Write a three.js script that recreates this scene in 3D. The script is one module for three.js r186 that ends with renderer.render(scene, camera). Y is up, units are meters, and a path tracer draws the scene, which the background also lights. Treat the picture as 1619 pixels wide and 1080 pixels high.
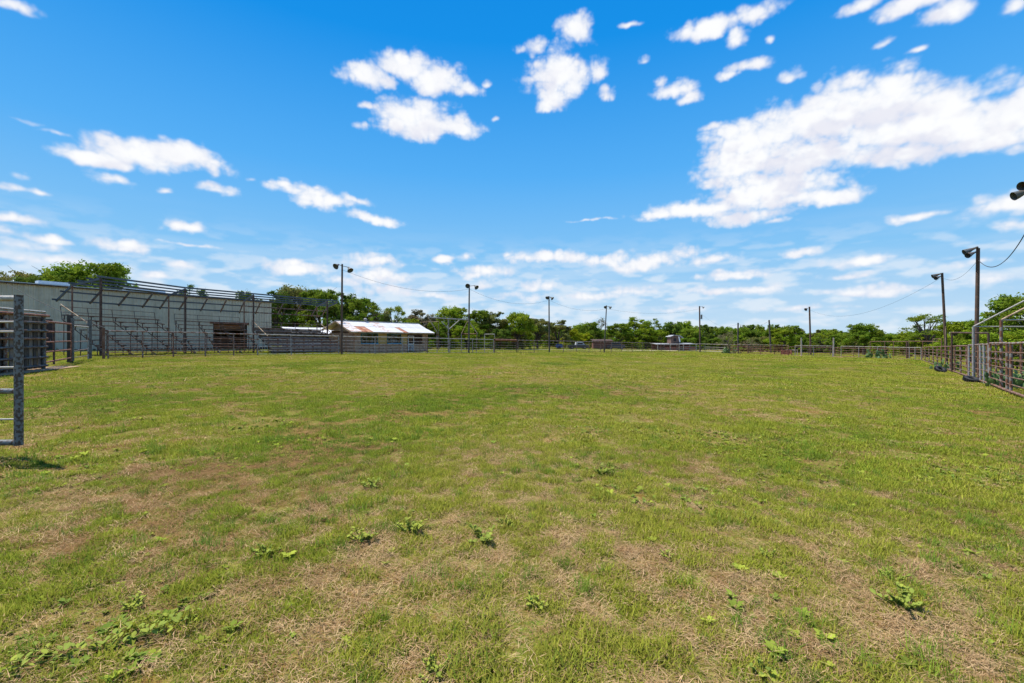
import * as THREE from 'three';
import { mergeGeometries } from 'three/addons/utils/BufferGeometryUtils.js';

// ---------------------------------------------------------------- camera
const scene = new THREE.Scene();
const EYE = 1.55, FOCAL = 720, CX = 809.5, CY = 540;              // focal length in pixels of a 1619 x 1080 picture
const camera = new THREE.PerspectiveCamera(2 * Math.atan(540 / FOCAL) * 180 / Math.PI, 1619 / 1080, 0.05, 3000);
camera.position.set(0, EYE, 0);
camera.lookAt(0, EYE, -10);

const renderer = new THREE.WebGLRenderer({ antialias: true });
renderer.setSize(1024, 683);
renderer.toneMapping = THREE.LinearToneMapping;
const EXPOSURE = 1.45;
renderer.toneMappingExposure = EXPOSURE;
renderer.shadowMap.enabled = true;

// ---------------------------------------------------------------- sun
const sun = new THREE.DirectionalLight(new THREE.Color(1.0, 0.945, 0.86), 4.7);
const SUN_DIR = new THREE.Vector3(-0.40, 0.90, -0.17).normalize();   // high midday sun, from the left and a little beyond
sun.position.copy(SUN_DIR).multiplyScalar(200);
sun.target.position.set(0, 0, 0);
sun.castShadow = true;
sun.shadow.radius = 1;
sun.shadow.mapSize.set(4096, 4096);
Object.assign(sun.shadow.camera, { left: -140, right: 140, top: 140, bottom: -140, near: 1, far: 500 });
scene.add(sun, sun.target);

// ---------------------------------------------------------------- random numbers and noise
function rng(seed) {
  let s = seed >>> 0;
  return () => { s = (s + 0x6d2b79f5) | 0; let t = Math.imul(s ^ (s >>> 15), 1 | s); t = (t + Math.imul(t ^ (t >>> 7), 61 | t)) ^ t; return ((t ^ (t >>> 14)) >>> 0) / 4294967296; };
}
const PERM = new Uint8Array(512), PVAL = new Float32Array(256);
{ const r = rng(7); const p = [...Array(256).keys()]; for (let i = 255; i > 0; i--) { const j = Math.floor(r() * (i + 1)); [p[i], p[j]] = [p[j], p[i]]; } for (let i = 0; i < 512; i++) PERM[i] = p[i & 255]; for (let i = 0; i < 256; i++) PVAL[i] = r(); }
function noise3(x, y, z) {
  const xf = Math.floor(x), yf = Math.floor(y), zf = Math.floor(z), X = xf & 255, Y = yf & 255, Z = zf & 255;
  x -= xf; y -= yf; z -= zf;
  const u = x * x * (3 - 2 * x), v = y * y * (3 - 2 * y), w = z * z * (3 - 2 * z);
  const A = PERM[X] + Y, B = PERM[X + 1] + Y, AA = PERM[A & 255] + Z, AB = PERM[(A + 1) & 255] + Z, BA = PERM[B & 255] + Z, BB = PERM[(B + 1) & 255] + Z;
  const g = (i) => PVAL[PERM[i & 255]];
  const l = (a, b, t) => a + (b - a) * t;
  return l(l(l(g(AA), g(BA), u), l(g(AB), g(BB), u), v), l(l(g(AA + 1), g(BA + 1), u), l(g(AB + 1), g(BB + 1), u), v), w);
}
const noise2 = (x, y) => noise3(x, y, 3.7);
function fbm2(x, y, n = 4) { let s = 0, a = 0.5, t = 0; for (let i = 0; i < n; i++) { s += a * noise2(x, y); t += a; a *= 0.5; x = x * 2.03 + 17.1; y = y * 2.03 + 9.3; } return s / t; }
function fbm3(x, y, z, n = 4) { let s = 0, a = 0.5, t = 0; for (let i = 0; i < n; i++) { s += a * noise3(x, y, z); t += a; a *= 0.5; x = x * 2.03 + 17.1; y = y * 2.03 + 9.3; z = z * 2.03 + 5.7; } return s / t; }
function billow3(x, y, z, n = 4) { let s = 0, a = 0.5, t = 0; for (let i = 0; i < n; i++) { s += a * Math.abs(2 * noise3(x, y, z) - 1); t += a; a *= 0.55; x = x * 2.07 + 17.1; y = y * 2.07 + 9.3; z = z * 2.07 + 5.7; } return s / t; }
const sstep = (a, b, x) => { const t = Math.min(1, Math.max(0, (x - a) / (b - a))); return t * t * (3 - 2 * t); };
const mixn = (a, b, t) => a + (b - a) * t;

// ---------------------------------------------------------------- sky: blue air with fair-weather cumulus, as radiance in every direction
{
  const W = 4096, H = 2048, data = new Float32Array(W * H * 4);
  // clouds in view: centre, half width, half height and strength, in pixels of the photograph, turned into directions
  const inView = `20 5 32 15 .8|40 193 26 6 .45|80 208 32 6 .45|150 252 52 17 1|220 245 62 25 1|285 248 65 22 1|335 257 24 9 .9|170 285 36 12 .55|35 298 38 8 .5|62 302 22 8 .55|35 280 13 8 .45|
257 300 13 7 .7|345 302 34 14 .55|395 280 12 6 .35|460 295 46 12 .7|500 305 34 15 .8|520 321 46 17 1|562 318 32 10 .7|592 346 40 10 .95|580 125 36 28 1|640 105 48 27 1|690 130 52 27 1|740 140 28 18 .85|660 195 66 31 1|
720 200 42 18 .95|580 172 24 8 .55|570 202 14 10 .5|772 130 12 9 .6|782 188 8 6 .5|295 364 27 11 .95|20 345 36 12 .8|75 377 32 9 .85|10 365 46 14 .45|40 385 66 14 .45|190 390 52 16 .6|200 387 22 10 .8|65 411 74 11 .65|285 417 24 7 .8|245 434 24 8 .75|300 388 64 3 .5|470 425 46 13 1|590 413 48 14 .8|600 440 64 14 .8|
620 460 62 15 .65|540 445 44 14 .5|699 411 15 9 .95|735 407 24 7 .45|765 430 44 12 .75|765 450 24 7 .7|800 400 14 9 .5|910 50 34 26 .8|850 72 28 18 .6|880 120 50 40 1|868 158 30 22 1|945 110 27 30 .8|960 145 17 13 .7|825 75 20 9 .5|1000 37 28 6 .55|1120 45 46 20 .95|1090 55 28 15 .85|1165 58 28 20 .7|1200 15 38 20 .85|1218 62 10 9 .4|
1018 93 15 9 .5|1065 145 36 17 .8|1090 158 22 13 .8|1045 128 20 12 .5|1185 105 38 13 .7|1155 120 24 9 .6|1250 118 24 14 .55|1365 5 42 14 .85|1460 0 62 17 .95|1490 20 36 19 .95|1440 8 24 9 .7|1390 67 16 9 .6|1445 80 22 8 .5|1605 10 22 16 .7|1340 170 80 42 1|1280 200 78 42 1|1400 170 70 44 1|1440 200 112 42 1|1530 198 104 38 1|1590 175 74 42 1|
1560 222 84 26 1|1200 225 76 38 1|1165 205 48 18 .85|1172 262 60 34 1|1280 255 92 32 1|1220 300 86 27 1|1310 310 52 15 1|1250 318 92 16 .8|1410 140 42 24 .95|1500 162 46 28 .85|1125 200 26 10 .6|1440 245 62 18 .95|1610 235 26 14 .6|1100 335 82 15 .95|1172 345 72 15 .85|1050 342 44 10 .85|1230 350 34 8 .5|930 349 54 3 .45|1450 341 52 10 .7|1590 330 46 18 .9|1600 355 44 10 .55|
870 407 74 12 .8|960 412 64 12 .7|1020 415 62 16 .9|1085 400 34 12 .6|1130 410 44 12 .7|1265 401 28 9 .8|1360 413 52 12 .85|1160 437 58 10 .8|1345 438 38 8 .7|1130 462 54 9 .7|1200 460 38 9 .7|1375 462 62 10 .8|1305 465 24 8 .6|1450 455 34 8 .5|1000 460 64 10 .6|850 450 44 10 .55|930 470 64 10 .6|1540 415 44 10 .5|1570 440 54 12 .5|820 470 64 12 .5|700 470 60 8 .5|1260 490 80 7 .45|1080 490 80 7 .45`
    .split('|').map((t) => t.trim().split(/\s+/).map(Number));
  const blobs = [];
  for (const [px, py, rx, ry, s] of inView) {
    const x = (px - CX) / FOCAL, y = (CY - py) / FOCAL, h = Math.hypot(x, 1);
    const az = Math.atan2(x, 1), el = Math.atan2(y, h), k = 1 / Math.hypot(x, y, 1);
    blobs.push([az, el, rx / FOCAL * k * k * h * 1.03 / Math.cos(el) * Math.cos(el), ry / FOCAL * k * k * h * 1.03, s]);
  }
  // the same kind of clouds all round, outside the picture
  const r = rng(41);
  for (let n = 0; n < 64; n++) {
    const el = 0.06 + Math.pow(r(), 1.5) * 1.25, az = 0.95 + r() * (2 * Math.PI - 1.9), size = (0.03 + 0.10 * r() * Math.sin(el + 0.2)) , m = 3 + Math.floor(r() * 5);
    for (let k = 0; k < m; k++) blobs.push([az + (r() - 0.5) * size * 2.6 / Math.max(0.3, Math.cos(el)), el + (r() - 0.5) * size * 0.7, size * (0.4 + 0.5 * r()), size * (0.22 + 0.3 * r()), 0.6 + 0.4 * r()]);
  }
  for (let n = 0; n < 9; n++) blobs.push([-0.75 + 0.19 * n + 0.1 * r(), 0.78 + 0.3 * r(), 0.05 + 0.06 * r(), 0.03 + 0.03 * r(), 0.8]);   // just above the frame
  const cover = new Float32Array(W * H / 2).fill(-2), half = H / 2;
  const colAz = (c) => ((c + 0.5) / W - 0.5) * 2 * Math.PI;   // atan2(z, x)
  const sinT = new Float32Array(W), cosT = new Float32Array(W);
  for (let c = 0; c < W; c++) { sinT[c] = Math.sin(colAz(c)); cosT[c] = Math.cos(colAz(c)); }
  const warpA = new Float32Array(W * half), warpE = new Float32Array(W * half);
  const need = new Uint8Array(W * half);
  const each = (b, pad, fn) => {
    const [az, el, ra, re] = b, ce = Math.max(0.12, Math.cos(Math.min(1.45, el + re)));
    const r0 = Math.max(0, Math.floor((el - re * pad) / (Math.PI / 2) * half)), r1 = Math.min(half - 1, Math.ceil((el + re * pad) / (Math.PI / 2) * half));
    const centre = ((az - Math.PI / 2) / (2 * Math.PI) + 0.5) * W, wide = Math.ceil(ra * pad / ce / (2 * Math.PI) * W);
    for (let row = r0; row <= r1; row++) for (let k = -wide; k <= wide; k++) fn(row, ((Math.round(centre) + k) % W + W) % W, (Math.round(centre) + k - centre) / W * 2 * Math.PI);
  };
  for (const b of blobs) each(b, 1.7, (row, c) => { need[row * W + c] = 1; });
  for (let row = 0; row < half; row++) {
    const el = (row + 0.5) / half * Math.PI / 2, ce = Math.cos(el), y = Math.sin(el);
    for (let c = 0; c < W; c++) if (need[row * W + c]) {
      const x = cosT[c] * ce, z = sinT[c] * ce, q = 22, i = row * W + c;
      warpA[i] = fbm3(x * q + 3, y * q * 1.2, z * q, 5) - 0.5; warpE[i] = fbm3(x * q + 40, y * q * 1.2 + 9, z * q, 5) - 0.5;
    }
  }
  for (const b of blobs) {
    const [, el0, ra, re, s] = b;
    each(b, 1.7, (row, c, da) => {
      const i = row * W + c, el = (row + 0.5) / half * Math.PI / 2, k = Math.min(0.045, 0.010 + re * 0.7);
      const dx = (da * Math.cos(el0) + warpA[i] * k * 1.6) / ra; let dy = (el - el0 + warpE[i] * k * 1.5) / re;
      if (dy < 0) dy *= 1.25;                                   // flatter bases
      const v = s * 1.08 - Math.pow(dx * dx + dy * dy, 0.75) * 0.86;
      if (v > cover[i]) cover[i] = v; else if (v > -0.2 && cover[i] > -0.2) cover[i] = Math.max(cover[i], v) + 0.10 * Math.max(0, 0.4 - Math.abs(v - cover[i]));
    });
  }
  const g = [[0, .58, .75, .89], [0.05, .50, .71, .91], [0.17, .245, .57, .92], [0.34, .095, .43, .92], [0.55, .010, .285, .82], [0.75, .003, .225, .73], [1.0, .002, .17, .60]];
  for (let row = 0; row < H; row++) {
    const up = ((row + 0.5) / H - 0.5) * Math.PI, y = Math.sin(up);
    let k = 0; while (k < g.length - 2 && y > g[k + 1][0]) k++;
    const t = sstep(0, 1, 0) + Math.min(1, Math.max(0, (y - g[k][0]) / (g[k + 1][0] - g[k][0]))), air = [1, 2, 3].map((j) => mixn(g[k][j], g[k + 1][j], t));
    const ce = Math.cos(up), haze = sstep(0.16, 0.0, y);
    for (let c = 0; c < W; c++) {
      let R = air[0], G = air[1], B = air[2];
      if (row >= half) {
        const i = (row - half) * W + c, x = cosT[c] * ce, z = sinT[c] * ce;
        // faint high streaks and the milky band low down
        if (y < 0.3) {
          const st = fbm3(x * 5, y * 46, z * 5, 4), f = sstep(0.46, 0.74, st) * 0.55 * sstep(0.26, 0.02, y), lowc = sstep(0.40, 0.66, fbm3(x * 24 + 5, y * 78, z * 24, 5)) * sstep(0.24, 0.10, y) * 0.62, k = Math.max(f, lowc);
          R = mixn(R, 0.86, k); G = mixn(G, 0.91, k); B = mixn(B, 0.97, k);
        }
        if (cover[i] > -0.5) {
          const fine = billow3(x * 40, y * 50, z * 40, 5) - 0.36, wisp = fbm3(x * 90, y * 110, z * 90, 3) - 0.5, v = cover[i] + fine * 1.1 + wisp * 0.35;
          const above = cover[Math.min(half - 1, row - half + 22) * W + c], under = sstep(0.05, 0.8, above) * sstep(0.1, 0.7, v), a = Math.pow(sstep(-0.34, 0.62, v), 1.25) * mixn(0.97, 0.86, haze), body = sstep(0.25, 0.95, v), puff = fbm3(x * 30 + 9, y * 42, z * 30, 4);
          const lit = mixn(0.95, 1.0, sstep(0.3, 0.62, puff)) * mixn(0.95, 1.0, body) * (1 - 0.11 * under * sstep(0.62, 0.38, puff));
          R = mixn(R, mixn(0.88, 1.02, body) * lit, a); G = mixn(G, mixn(0.92, 1.02, body) * lit, a); B = mixn(B, mixn(0.985, 1.02, body) * mixn(1, lit, 0.55), a);
        }
      }
      const o = (row * W + c) * 4; data[o] = R / EXPOSURE; data[o + 1] = G / EXPOSURE; data[o + 2] = B / EXPOSURE; data[o + 3] = 1;
    }
  }
  const sky = new THREE.DataTexture(data, W, H, THREE.RGBAFormat, THREE.FloatType);
  sky.mapping = THREE.EquirectangularReflectionMapping; sky.magFilter = THREE.LinearFilter; sky.minFilter = THREE.LinearFilter; sky.needsUpdate = true;
  scene.background = sky; scene.environment = sky;
}

// ---------------------------------------------------------------- places: the field slopes down gently to the right
const soft = (x) => { const a = Math.abs(x), k = 90; return Math.sign(x) * (a < k ? a : k + 45 * (1 - Math.exp(-(a - k) / 45))); };
const roll = (x, z) => (fbm2(x * 0.35 + 50, z * 0.35 + 50, 3) - 0.5) * 0.07;
const groundY = (x, z) => -0.0183 * soft(x) + roll(x, z) * (1 - sstep(140, 260, Math.hypot(x, z)));
const V = (x, y, z) => new THREE.Vector3(x, y, z);
const on = (x, z, h = 0) => V(x, groundY(x, z) + h, z);                       // a point h metres above the ground
const bearing = (px, depth) => [(px - CX) / FOCAL * depth, -depth];            // column of the photograph and depth -> x, z
const spot = (px, depth, h = 0) => { const [x, z] = bearing(px, depth); return on(x, z, h); };
const level = (py, depth) => EYE + (CY - py) / FOCAL * depth;                  // height of a point seen in that row at that depth

// ---------------------------------------------------------------- textures
function texture(size, fn, srgb = false, wrap = THREE.RepeatWrapping) {
  const d = new Uint8Array(size * size * 4);
  for (let y = 0; y < size; y++) for (let x = 0; x < size; x++) { const c = fn(x / size, y / size, x, y), o = (y * size + x) * 4; d[o] = Math.max(0, Math.min(255, c[0] * 255)); d[o + 1] = Math.max(0, Math.min(255, c[1] * 255)); d[o + 2] = Math.max(0, Math.min(255, c[2] * 255)); d[o + 3] = 255; }
  const t = new THREE.DataTexture(d, size, size, THREE.RGBAFormat);
  t.wrapS = t.wrapT = wrap; t.magFilter = THREE.LinearFilter; t.minFilter = THREE.LinearMipmapLinearFilter; t.generateMipmaps = true; if (srgb) t.colorSpace = THREE.SRGBColorSpace; t.needsUpdate = true;
  return t;
}
// noise that repeats over the unit square
function tile(u, v, f, n = 4, seed = 0) {
  let s = 0, a = 0.5, t = 0;
  for (let i = 0; i < n; i++) {
    const c = Math.max(1, Math.round(f * (1 << i))), x = u * c, y = v * c, x0 = Math.floor(x), y0 = Math.floor(y), fx = x - x0, fy = y - y0, wx = fx * fx * (3 - 2 * fx), wy = fy * fy * (3 - 2 * fy), k = seed * 37 + i * 91;
    const h = (p, q) => PVAL[PERM[(PERM[(PERM[(((p % c) + c) % c + k) & 255] + ((q % c) + c) % c) & 255] + (((p % c) + c) % c >> 8) + k) & 255]];
    s += a * mixn(mixn(h(x0, y0), h(x0 + 1, y0), wx), mixn(h(x0, y0 + 1), h(x0 + 1, y0 + 1), wx), wy); t += a; a *= 0.5;
  }
  return s / t;
}
const lin = (c) => { const q = (x) => (x <= 0.0031308 ? 12.92 * x : 1.055 * Math.pow(Math.max(0, x), 1 / 2.4) - 0.055); return [q(c[0]), q(c[1]), q(c[2])]; };   // linear colour -> sRGB bytes
const mixc = (a, b, t) => [mixn(a[0], b[0], t), mixn(a[1], b[1], t), mixn(a[2], b[2], t)];
const C = (r, g, b) => new THREE.Color().setRGB(r, g, b);

// coated steel that rusts through: a blotchy map with its own outlines
function rusted(coat, rust, share, seed, grain = 6) {
  const map = texture(256, (u, v) => {
    const n = tile(u, v, grain, 4, seed), f = tile(u, v, grain * 5, 3, seed + 5), k = sstep(share - 0.05, share + 0.05, 1 - n + (f - 0.5) * 0.35);
    return lin(mixc(mixc(coat, coat.map((x) => x * 0.72), sstep(0.4, 0.7, f)), mixc(rust, rust.map((x) => x * 0.55), sstep(0.35, 0.65, f)), 1 - k));
  }, true);
  const rough = texture(128, (u, v) => { const n = 0.45 + 0.5 * tile(u, v, grain, 3, seed); return [n, n, n]; });
  return new THREE.MeshStandardMaterial({ map, roughnessMap: rough, roughness: 1, metalness: 0.0, bumpMap: map, bumpScale: 0.002 });
}
const GALV = [0.30, 0.30, 0.30], RUST = [0.19, 0.08, 0.042], WHITEP = [0.41, 0.38, 0.33];
const M = {
  pipeSilver: rusted(GALV, RUST, 0.40, 1), pipeMixed: rusted([0.27, 0.24, 0.22], RUST, 0.52, 2), pipeRust: rusted([0.26, 0.17, 0.13], RUST, 0.68, 3), pipeRed: rusted([0.29, 0.115, 0.07], [0.17, 0.06, 0.03], 0.5, 4),
  pipeWhite: rusted(WHITEP, [0.33, 0.22, 0.13], 0.36, 5), gateFrame: rusted([0.165, 0.175, 0.18], [0.09, 0.06, 0.042], 0.48, 6, 40), darkSteel: rusted([0.085, 0.08, 0.08], [0.13, 0.06, 0.035], 0.5, 7), tan: rusted([0.50, 0.36, 0.22], [0.3, 0.18, 0.1], 0.45, 8),
  brownSteel: rusted([0.115, 0.06, 0.04], [0.07, 0.035, 0.025], 0.5, 9), blueSteel: new THREE.MeshStandardMaterial({ color: C(0.075, 0.09, 0.115), metalness: 0.3, roughness: 0.42 }),
  black: new THREE.MeshStandardMaterial({ color: C(0.012, 0.012, 0.013), roughness: 0.7 }), lampShell: rusted([0.10, 0.11, 0.11], [0.16, 0.09, 0.05], 0.42, 10), lampGlass: new THREE.MeshStandardMaterial({ color: C(0.20, 0.18, 0.14), roughness: 0.15, metalness: 0.3 }),
  wire: new THREE.MeshStandardMaterial({ color: C(0.03, 0.03, 0.035), roughness: 0.8 }), white: new THREE.MeshStandardMaterial({ color: C(0.72, 0.71, 0.69), roughness: 0.6 }),
};
// split and weathered timber, grain along v
function timber(a, b, seed, rough = 0.9) {
  const map = texture(256, (u, v) => { const g = fbm3(u * 46 + seed, Math.cos(v * 6.283) * 1.3 + seed, Math.sin(v * 6.283) * 1.3, 4), c = fbm3(u * 9 + seed, Math.cos(v * 6.283) * 0.8, Math.sin(v * 6.283) * 0.8 + seed, 3), crack = sstep(0.30, 0.24, g); return lin(mixc(mixc(a, b, sstep(0.35, 0.65, c * 0.6 + g * 0.4)), a.map((x) => x * 0.25), crack)); }, true);
  return new THREE.MeshStandardMaterial({ map, roughness: rough, bumpMap: map, bumpScale: 0.006 });
}
M.pole = timber([0.135, 0.075, 0.05], [0.075, 0.05, 0.038], 3); M.poleGrey = timber([0.10, 0.083, 0.072], [0.06, 0.05, 0.045], 9); M.tie = timber([0.085, 0.07, 0.06], [0.05, 0.042, 0.038], 5);
M.plank = [timber([0.27, 0.25, 0.24], [0.17, 0.155, 0.15], 11), timber([0.34, 0.31, 0.285], [0.21, 0.19, 0.18], 12), timber([0.23, 0.19, 0.165], [0.15, 0.12, 0.10], 13), timber([0.30, 0.22, 0.17], [0.17, 0.115, 0.09], 14)];

// ---------------------------------------------------------------- shapes (in world metres)
function pipe(a, b, r0, r1 = r0, sides = 8, caps = true) {
  const d = b.clone().sub(a), L = d.length() || 1e-6; d.divideScalar(L);
  const up = Math.abs(d.y) > 0.95 ? V(1, 0, 0) : V(0, 1, 0), s = V(0, 0, 0).crossVectors(up, d).normalize(), t = V(0, 0, 0).crossVectors(d, s);
  const p = [], n = [], uv = [], ix = [];
  for (let e = 0; e < 2; e++) for (let i = 0; i <= sides; i++) {
    const q = i / sides * 2 * Math.PI, c = Math.cos(q), z = Math.sin(q), r = e ? r1 : r0, o = e ? b : a;
    p.push(o.x + (s.x * c + t.x * z) * r, o.y + (s.y * c + t.y * z) * r, o.z + (s.z * c + t.z * z) * r); n.push(s.x * c + t.x * z, s.y * c + t.y * z, s.z * c + t.z * z); uv.push(i / sides * Math.max(0.1, Math.round(r0 * 2 * Math.PI * 10) / 10) * 1.2, e * L * 1.2 + (a.x + a.z) * 0.37);
  }
  const m = sides + 1;
  for (let i = 0; i < sides; i++) ix.push(i, i + 1, m + i, i + 1, m + i + 1, m + i);
  if (caps) for (let e = 0; e < 2; e++) {
    const base = p.length / 3, o = e ? b : a, r = e ? r1 : r0, w = e ? 1 : -1;
    p.push(o.x, o.y, o.z); n.push(d.x * w, d.y * w, d.z * w); uv.push(0, 0);
    for (let i = 0; i <= sides; i++) { const q = i / sides * 2 * Math.PI, c = Math.cos(q), z = Math.sin(q); p.push(o.x + (s.x * c + t.x * z) * r, o.y + (s.y * c + t.y * z) * r, o.z + (s.z * c + t.z * z) * r); n.push(d.x * w, d.y * w, d.z * w); uv.push(c * r, z * r); }
    for (let i = 0; i < sides; i++) e ? ix.push(base, base + 1 + i, base + 2 + i) : ix.push(base, base + 2 + i, base + 1 + i);
  }
  return geo(p, n, uv, ix);
}
function geo(p, n, uv, ix) {
  const g = new THREE.BufferGeometry();
  g.setAttribute('position', new THREE.Float32BufferAttribute(p, 3));
  if (n) g.setAttribute('normal', new THREE.Float32BufferAttribute(n, 3));
  g.setAttribute('uv', new THREE.Float32BufferAttribute(uv, 2));
  g.setIndex(ix);
  if (!n) g.computeVertexNormals();
  return g;
}
// a bar of rectangular section from a to b; w across (horizontal), h along `up`
function bar(a, b, w, h, up = V(0, 1, 0), uvScale = 1) {
  const d = b.clone().sub(a), L = d.length(); d.divideScalar(L);
  let u = up.clone().addScaledVector(d, -up.dot(d)); if (u.lengthSq() < 1e-6) u = V(1, 0, 0).addScaledVector(d, -d.x); u.normalize();
  const s = V(0, 0, 0).crossVectors(u, d), g = new THREE.BoxGeometry(w, h, L);
  const pos = g.attributes.position, uv = g.attributes.uv, nor = g.attributes.normal, off = (a.x * 1.7 + a.z * 0.9 + a.y) % 1;
  for (let i = 0; i < pos.count; i++) {
    const along = pos.getZ(i), ax = Math.abs(nor.getX(i)), ay = Math.abs(nor.getY(i));
    if (ax > 0.5) uv.setXY(i, pos.getY(i) * uvScale + off, along * uvScale + off); else if (ay > 0.5) uv.setXY(i, pos.getX(i) * uvScale + off, along * uvScale + off); else uv.setXY(i, pos.getX(i) * uvScale, pos.getY(i) * uvScale);
  }
  const mid = a.clone().add(b).multiplyScalar(0.5);
  return g.applyMatrix4(new THREE.Matrix4().makeBasis(s, u, d).setPosition(mid));
}
function tubeAlong(points, r, sides = 5, n = 24) { return new THREE.TubeGeometry(new THREE.CatmullRomCurve3(points, false, 'centripetal'), n, r, sides, false); }
function sag(a, b, drop, r = 0.012, n = 20) { const p = []; for (let i = 0; i <= n; i++) { const t = i / n, q = a.clone().lerp(b, t); q.y -= drop * 4 * t * (1 - t); p.push(q); } return tubeAlong(p, r, 4, n * 2); }

// ---------------------------------------------------------------- things
const names = new Map();
const numbered = (n) => { const k = names.get(n) ?? 0; names.set(n, k + 1); return k ? n + '_' + String(k).padStart(3, '0') : n; };
const shade = (m) => { m.castShadow = true; m.receiveShadow = true; return m; };
function thing(name, label, category, base, group) {
  const o = new THREE.Group(); o.name = numbered(name); o.position.copy(base); o.userData = { label, category }; if (group) o.userData.group = group;
  o.userData.kind = undefined; delete o.userData.kind; scene.add(o); return o;
}
// geometries given in world metres become one named mesh under a thing (or under a part that sits at the thing's origin)
function part(o, name, geos, mat, parent = o, label) {
  const list = [].concat(geos), g = list.length > 1 ? mergeGeometries(list.map((x) => { const y = x.index ? x.toNonIndexed() : x; for (const k of Object.keys(y.attributes)) if (!['position', 'normal', 'uv'].includes(k)) y.deleteAttribute(k); return y; })) : list[0];
  g.translate(-o.position.x, -o.position.y, -o.position.z);
  const m = shade(new THREE.Mesh(g, mat)); m.name = name; if (label) m.userData.label = label; parent.add(m); return m;
}
function single(name, label, category, base, geos, mat, group) {
  const list = [].concat(geos), g = list.length > 1 ? mergeGeometries(list.map((x) => (x.index ? x.toNonIndexed() : x))) : list[0];
  g.translate(-base.x, -base.y, -base.z);
  const m = shade(new THREE.Mesh(g, mat)); m.name = numbered(name); m.position.copy(base); m.userData = { label, category }; if (group) m.userData.group = group; scene.add(m); return m;
}

// ---------------------------------------------------------------- ground
// strips without turf: centre lines (x, depth) and widths
const STRIPS = [
  { name: 'dirt_road', label: 'pale dirt road beyond the long pipe fence', pts: [[-30, 66], [-10, 78], [3, 87], [22, 101], [42, 114], [90, 132]], width: 4.5, color: [0.50, 0.41, 0.30], lift: 0.05, seed: 2 },
  { name: 'gravel_path', label: 'pale gravel path between the grandstand and the metal building', pts: [[-48, 27], [-40, 35], [-35, 42], [-31.5, 49], [-26, 57]], width: 1.5, color: [0.45, 0.41, 0.35], lift: 0.045, seed: 5 },
  { name: 'bare_soil', label: 'orange bare soil along the foot of the far corner fence', pts: [[40, 90], [43.8, 83.2], [48, 77.3], [53, 74.6], [56.8, 70.4], [58, 66.8]], width: 1.9, color: [0.40, 0.215, 0.115], lift: 0.045, seed: 9 },
  { name: 'bare_soil', label: 'bare dirt under the dark pen at the left edge', pts: [[-20.4, 21], [-19.7, 19.2], [-18.8, 16.9], [-17.4, 13.4]], width: 1.0, color: [0.34, 0.21, 0.125], lift: 0.03, seed: 12 },
];
function onStrip(x, z) {
  for (const { pts, width } of STRIPS) for (let i = 0; i < pts.length - 1; i++) {
    const [ax, ad] = pts[i], [bx, bd] = pts[i + 1], dx = bx - ax, dz = -(bd - ad), t = Math.max(0, Math.min(1, ((x - ax) * dx + (z + ad) * dz) / (dx * dx + dz * dz))), ex = x - ax - dx * t, ez = z + ad - dz * t;
    if (ex * ex + ez * ez < width * width * 0.2) return true;
  }
  return false;
}
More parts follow.
